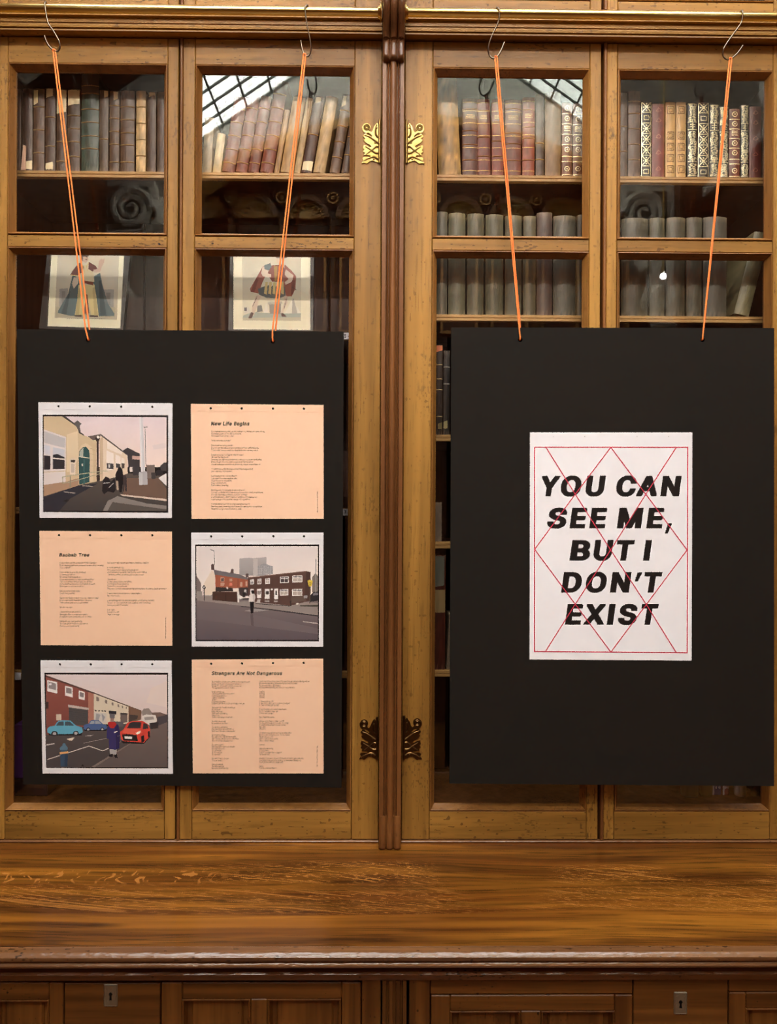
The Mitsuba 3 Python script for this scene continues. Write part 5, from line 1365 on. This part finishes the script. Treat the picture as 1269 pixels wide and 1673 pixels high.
TORN = (224, 208, 168)
G1 = 'old leather books on the upper shelf of the first bookcase'
Z1 = ZS[0]
P1 = [
    ('grey brown leather book at the very end of the shelf, cut by the door frame', 24.6, 34.0, 146, (108, 88, 74), 0, (), (), None),
    ('dark brown leather book with a torn cream patch at its foot', 36, 53, 145, (74, 56, 48), 0, (), ((TORN, -.3, .95, .02, .13),), None),
    ('brown leather book with a narrow white label torn at its top corner', 53.5, 72.5, 145, (92, 70, 54), 0, (.22, .5, .78), ((TORN, -.95, -.1, .80, .98),), None),
    ('dark brown leather book with cream wear at both head and foot', 73.2, 90.5, 144, (76, 58, 46), 0, (.3, .65), ((TORN, -.8, .5, .88, .99), (TORN, -.9, .6, .02, .11)), None),
    ('brown leather book behind the orange cord, white label covering its top', 91.5, 108.5, 146, (82, 62, 48), 0, (.12, .36), ((TORN, -.95, .95, .70, .99),), None),
    ('brown leather book with a broad cream label beside the green one', 109, 130.5, 146, (84, 66, 52), 0, (.18, .36, .52, .68), ((TORN, -.9, .9, .80, .99),), None),
    ('tall green leather book with gilt bands, standing above its neighbours', 131.5, 161, 121, (52, 82, 78), 0, (.235, .365, .505, .64, .80, .88), ((70, 60, 52), -.98, .98, .78, .995), None),
    ('plain grey brown leather book just beyond the tall green one', 161.5, 177, 147.5, (88, 76, 64), 0, (.4,), ((TORN, .1, .9, .90, .99),), None),
    ('narrow brown leather book with five pale bands and a torn label', 178, 195, 149, (90, 70, 54), 0, (.12, .34, .5, .66, .82), ((TORN, -.1, .7, .88, .99),), None),
    ('wide brown leather book with pale bands beside the cream vellum spine', 195.6, 219.5, 148, (92, 70, 54), 0, (.12, .33, .48, .64, .80), (), None),
    ('cream vellum book standing among the brown leather ones', 221.5, 238, 148.5, (248, 228, 182), 0, (.2, .4, .6, .8), (), None),
    ('dark brown leather book next to the cream vellum spine, under the mirrored scrolls', 240, 255, 150, (80, 64, 54), 0, (), ((TORN, -.6, .7, .93, .99),), None),
    ('dark brown leather book closing the row beside the door frame', 256, 270.5, 150, (84, 68, 58), 0, (), (), None),
]
for lab, a, b, yt, col, ln, bd, pt, st in P1:
    pt = pt if (not pt or isinstance(pt[0][0], tuple)) else (pt,)
    book(lab, a, b, yt, Z1, col, 215, ln, bd, (168, 140, 96), pt, st, group=G1)
ck = thing('paper_slip', 'torn cream paper slip standing between the first brown books', 'paper')
xs = ax(36.5, 260, SHELF_Y)
own(ck, hull([(xs + a, SHELF_Y - .0005 + b, Z1 + c) for b in (0, .0012) for a, c in ((-.002, 0), (.006, 0), (.0065, .045), (.001, .047))]), 'mat_leather')
scene[ck] = ply(hull([(xs + a, SHELF_Y + .0006 + b, Z1 + .0003 + c) for b in (0, .0012) for a, c in ((-.003, 0), (.006, 0), (.0065, .047), (.001, .049))]), 'mat_peach_paper')

P2 = [
    ('tall pale vellum book leaning at the start of the row under the mirrored skylight', 329, 345, 192, (214, 204, 180), 3, (), (), None),
    ('short cream pamphlet leaning before the dark red books', 346.5, 360.5, 218, (238, 226, 190), 7, (), (), None),
    ('dark red leather book with gilt bands, nearest the cream pamphlet', 361.5, 383, 158, (126, 62, 46), 9.5, (.12, .3, .48, .66, .84), (), None),
    ('dark red leather book with gilt bands, second after the cream pamphlet', 383.6, 403.5, 157, (128, 60, 44), 9.5, (.12, .3, .48, .66, .84), (), None),
    ('dark red leather book with gilt bands, third after the cream pamphlet', 404, 422.5, 157, (124, 58, 44), 9.5, (.12, .3, .48, .66, .84), (), None),
    ('tallest of the leaning dark red leather books, beside a thin tan volume', 423.5, 446, 131, (132, 66, 48), 9.5, (.1, .25, .4, .55, .7, .85), (), None),
    ('thin tan book leaning beside the tallest dark red one', 446.8, 456, 179, (186, 152, 104), 9.5, (), (), None),
    ('broad tan vellum book leaning behind the orange cord', 456.6, 478.5, 158, (212, 180, 132), 9.5, (), (), None),
    ('pale cream book leaning between the tan vellum and the dark brown one', 479.3, 490.5, 160, (224, 204, 162), 9.5, (), (), 'cracks'),
    ('dark brown leather book with a cream label at its foot, leaning', 491, 509.5, 157, (78, 52, 44), 9.5, (.5,), ((TORN, -.9, .9, .03, .16), (TORN, -.6, .4, .90, .98)), None),
    ('thick cream vellum book leaning among brown ones near the door frame', 510.3, 531, 157.5, (220, 200, 158), 9.5, (), (), None),
    ('brown leather book with faint bands after the thick cream vellum', 537, 555, 155, (98, 74, 54), 9.5, (.2, .4, .6, .8), ((TORN, -.8, -.1, .84, .98),), None),
    ('worn brown leather book last in the leaning row', 556.5, 572, 165, (92, 70, 52), 9.5, (.25, .5, .75), (), None),
]
for lab, a, b, yt, col, ln, bd, pt, st in P2:
    book(lab, a, b, yt, Z1, col, 283, ln, bd, (196, 156, 100), pt, None, group=G1, bulge=.14, mott=.28)

G2 = 'leather books on the upper shelf of the second bookcase'
Z2 = ZR_[0]
P3 = [
    ('thick mottled vellum folio leaning at the start of the shelf', 716.5, 754.5, 126, (190, 158, 92), -3.0, (), (), None, .5),
    ('dark maroon leather book beside the thick vellum folio', 755, 781, 161, (96, 54, 48), 0, (.2, .4, .58, .86), (), 'gold', .35),
    ('red brown leather book, second from the vellum folio', 780.5, 802.5, 162, (124, 58, 50), -1, (.25, .5, .85), (), 'gold', .35),
    ('red leather book just before the orange cord', 803, 823.5, 162, (136, 60, 48), 0, (.25, .45, .7), (), 'gold', .35),
    ('wide red brown leather book crossed by the orange cord', 824.5, 852, 163, (120, 62, 48), 0, (.2, .42, .56, .88), (), 'gold', .35),
    ('bright russet leather book with pale bands on its spine', 853, 874, 159, (152, 76, 52), 0, (.2, .48, .62, .84), (), 'gold', .35),
    ('narrow dark brown book between the russet and the olive one', 874.8, 889, 154, (84, 66, 54), 0, (.2, .4), (), None, .35),
    ('olive brown cloth book with faint gilt title lines', 890, 917, 150.5, (140, 114, 78), 0, (), (), 'title', .25),
    ('brown book with gold roundels, the first of the pair', 917.6, 935, 167.5, (128, 82, 58), 0, (), (), 'roundels', .25),
    ('brown book with gold roundels, at the door frame', 935.6, 953, 169, (128, 82, 58), 0, (), (), 'roundels', .25),
]
for lab, a, b, yt, col, ln, bd, pt, st, mo in P3:
    book(lab, a, b, yt, Z2, col, 220, ln, bd, (176, 128, 84) if st == 'gold' else GOLD, pt, st if st in ('gold', 'roundels') else None, group=G2, mott=mo)
P4 = [
    ('narrow dark brown leather book beside the door frame in the last pane', 1013, 1025, 152, (84, 62, 50), 0, (.3, .6), (), None),
    ('large dark brown leather book before the black and gold ones', 1025.8, 1046.5, 149, (92, 66, 54), 0, (.2, .38, .56, .74, .88), (), None),
    ('black book with gold lattice, between dark brown and crimson neighbours', 1047.2, 1064, 166.5, (40, 36, 30), 0, (), (), 'diamonds'),
    ('crimson cloth book with faint emblems, beside the tan pair', 1065, 1086, 169.5, (132, 56, 60), 0, (), (), 'emblems'),
    ('tan book with stamped squares, next to the crimson one', 1086.7, 1103.6, 167, (255, 222, 158), 0, (), (), 'squares'),
    ('tan book with stamped squares, next to the black floral one', 1104, 1121, 167, (255, 222, 158), 0, (), (), 'squares'),
    ('black book with silver floral spine, next to the tan pair', 1123, 1139, 168, (44, 42, 40), 0, (), (), 'floral'),
    ('black book with gold lattice, between two floral spines', 1140, 1158, 167.5, (40, 36, 30), 0, (), (), 'diamonds'),
    ('dark book with silver floral spine, just before the orange cord', 1159, 1174, 170, (52, 50, 46), 0, (), (), 'floral'),
    ('dark book with silver floral spine, crossed by the orange cord', 1175, 1190, 174, (52, 50, 46), 0, (), (), 'floral'),
    ('brown book with small gold roundels beyond the orange cord', 1191, 1209, 178, (122, 66, 52), 0, (), (), 'roundels'),
    ('narrow dark book with silver floral spine beside the crimson leather', 1210, 1223, 171, (52, 50, 46), 0, (), (), 'floral'),
    ('crimson brown leather book near the end of the shelf', 1224, 1244, 174, (104, 46, 46), 0, (), (), 'emblems'),
    ('dark narrow book closing the shelf by the door frame', 1245, 1252, 176, (60, 48, 42), 0, (), (), None),
]
for lab, a, b, yt, col, ln, bd, pt, st in P4:
    book(lab, a, b, yt, Z2, col, 225, ln, bd, (150, 120, 84), pt, st, group=G2, mott=.2 if st else .35, bulge=.08)

G3 = 'cloth books on the second shelf of the second bookcase'
Z3 = ZR_[1]
GG = (104, 112, 98)
P5 = [('first grey green cloth book beside the door stile', 712, 731, 346, (98, 108, 104), 0), ('grey green cloth book, second along the lower shelf', 732, 761, 348, (110, 120, 104), 0), ('grey green cloth book, third along the lower shelf', 763, 791, 349, (104, 112, 98), 0),
      ('grey green cloth book, fourth along the lower shelf', 793, 823, 350.5, (108, 116, 100), 0), ('grey green cloth book behind the orange cord', 825, 853, 352, (102, 108, 94), 0), ('grey green cloth book just before the purple brown one', 854.5, 876, 353, (104, 110, 96), 0),
      ('purple brown cloth book among the grey green ones', 876.8, 903, 347, (96, 86, 88), 0), ('widest grey green cloth book with a dark arched stamp', 904, 942, 352, (100, 108, 106), 0), ('grey green cloth book cut off by the door stile', 943, 956, 351, (96, 102, 98), 0),
      ('dark green cloth book at the edge of the last pane', 1016, 1061, 356, (84, 88, 78), 0), ('narrow dark green cloth book in the last pane', 1061.5, 1087, 356, (92, 98, 86), 0), ('wide dark green cloth book behind the glare spot in the last pane', 1089, 1121, 355, (92, 98, 88), 0),
      ('teal grey cloth book before the orange cord in the last pane', 1122, 1148, 355, (98, 106, 100), 0), ('teal grey cloth book beyond the orange cord in the last pane', 1150, 1190, 354, (98, 106, 106), 0), ('pale green cloth book leaning alone in the last pane', 1199, 1226, 380, (150, 158, 132), 14)]
for lab, a, b, yt, col, ln in P5:
    book(lab, a, b, yt, Z3, col, 440, ln, (), GOLD, (), None, group=G3, mott=.22, bulge=.16, deep=.13)
# volumes in the gap beside the hanging board
G4 = 'volumes seen in the gap beside the poster board'
book('dark leaning book with an orange head and gilt lines beside the poster board', 712, 723, 564, ZR_[2], (44, 36, 30), 640, 0, (.2, .5, .62, .78), (150, 130, 90), (((186, 104, 66), -.95, .95, .92, .995), ((110, 96, 62), -.4, .95, .06, .14)), None, group=G4)
book('narrow black book half hidden by the edge of the poster board', 724, 735, 573, ZR_[2], (34, 32, 32), 640, 0, (.6, .8), (120, 112, 100), (((134, 124, 84), -.9, .3, .07, .17),), None, group=G4)
book('grey card folder standing on the shelf beside the poster board', 704, 722, 821, ZR_[3], (150, 146, 146), 850, 0, (), GOLD, (), None, group=G4, mott=.1)
book('dark red book with a brown label beside the poster board', 704, 728, 908, ZR_[4], (74, 28, 22), 1000, 0, (), GOLD, (((88, 92, 82), -.9, .8, .72, .995), ((132, 112, 76), -.9, .95, .50, .70)), None, group=G4)
book('grey book leaning against the dark red one beside the poster board', 729, 741, 1006, ZR_[4], (130, 124, 116), 1050, 3, (), GOLD, (), None, group=G4, mott=.2)

# ------------------------------------------------------------------ small things on the floors of the cases
def lathe(prof, x, y, z, n=24):
    m = trimesh.creation.revolve(np.array(prof), sections=n)
    m.apply_translation((x, y, z)); return m


def ap(px, Y): return ax(px, 1290, Y)


ZF = Z_FLOOR + .0004
k = thing('box', 'purple carton half hidden behind the board of pages', 'box')
m1 = bx(ap(22, .12), ap(78, .12), .12, .22, ZF + .035, az(30, 1183, .12), .003)
put('carton', m1, 'mat_print', k, color=solid_vc(m1, lin(112, 66, 150)))
m1 = bx(ap(22.5, .12), ap(77.5, .12), .121, .219, ZF, ZF + .036, .002)
put('base', m1, 'mat_print', k, color=solid_vc(m1, lin(40, 30, 40)))
k = thing('bottle', 'dark bottle on the case floor below the poster board', 'bottle')
m1 = lathe([(0, 0), (.017, 0), (.018, .003), (.018, .075), (.008, .095), (.008, .115), (.0095, .116), (.0095, .128), (0, .128)], ap(1126, .13), .13, ZF)
put('body', m1, 'mat_print', k, smooth=True, color=solid_vc(m1, lin(34, 38, 34)))
k = thing('jar', 'small olive jar on the case floor below the poster board', 'jar')
m1 = lathe([(0, 0), (.010, 0), (.0125, .004), (.0130, .03), (.012, .055), (.009, .060), (0, .060)], ap(1153, .13), .13, ZF)
put('body', m1, 'mat_print', k, smooth=True, color=solid_vc(m1, lin(128, 118, 70)))
m1 = lathe([(0, 0), (.0105, 0), (.0105, .012), (0, .012)], ap(1153, .13), .13, ZF + .0602)
put('lid', m1, 'mat_print', k, smooth=True, color=solid_vc(m1, lin(90, 84, 60)))
for lab, a, b, c1, c2 in (('dark blue carton with pale edges, between the jar and the red carton', 1163, 1178, (86, 78, 128), (206, 200, 206)), ('red carton with a pale edge, beside the white cup', 1180, 1191, (150, 70, 66), (206, 196, 196))):
    k = thing('box', lab, 'box', 'cartons below the poster board')
    m1 = bx(ap(a, .13), ap(b, .13), .13, .16, ZF, ZF + .08, .0015)
    R = trimesh.transformations.rotation_matrix(math.radians(0), (0, 0, 1))
    put('carton', m1, 'mat_print', k, color=solid_vc(m1, lin(*c1)))
    m1 = bx(ap(a, .13) + .0002, ap(a, .13) + .0036, .1285, .1299, ZF + .001, ZF + .079)
    put('pale_edge', m1, 'mat_print', k, color=solid_vc(m1, lin(*c2)))
    for q in (.35, .7):
        s = trimesh.creation.icosphere(1, .0022); s.apply_scale((1, .2, 1.3)); s.apply_translation((ap(a + (b - a) * q + 1, .13), .1293, ZF + .016))
        put('dot', s, 'mat_print', k, color=solid_vc(s, lin(220, 214, 220)))
k = thing('cup', 'white tapered cup on the case floor beside the red carton', 'cup')
m1 = lathe([(0, 0), (.010, 0), (.0115, .003), (.0150, .06), (.0152, .085), (.0142, .085), (.0138, .06), (.010, .004), (0, .004)], ap(1208, .13), .13, ZF)
put('body', m1, 'mat_white_paper', k, smooth=40)
k = thing('bottle', 'small black bottle on the case floor nearest the door stile', 'bottle')
m1 = lathe([(0, 0), (.007, 0), (.008, .002), (.008, .04), (.004, .05), (.004, .06), (0, .06)], ap(1233, .13), .13, ZF)
put('body', m1, 'mat_black_frame', k, smooth=40)
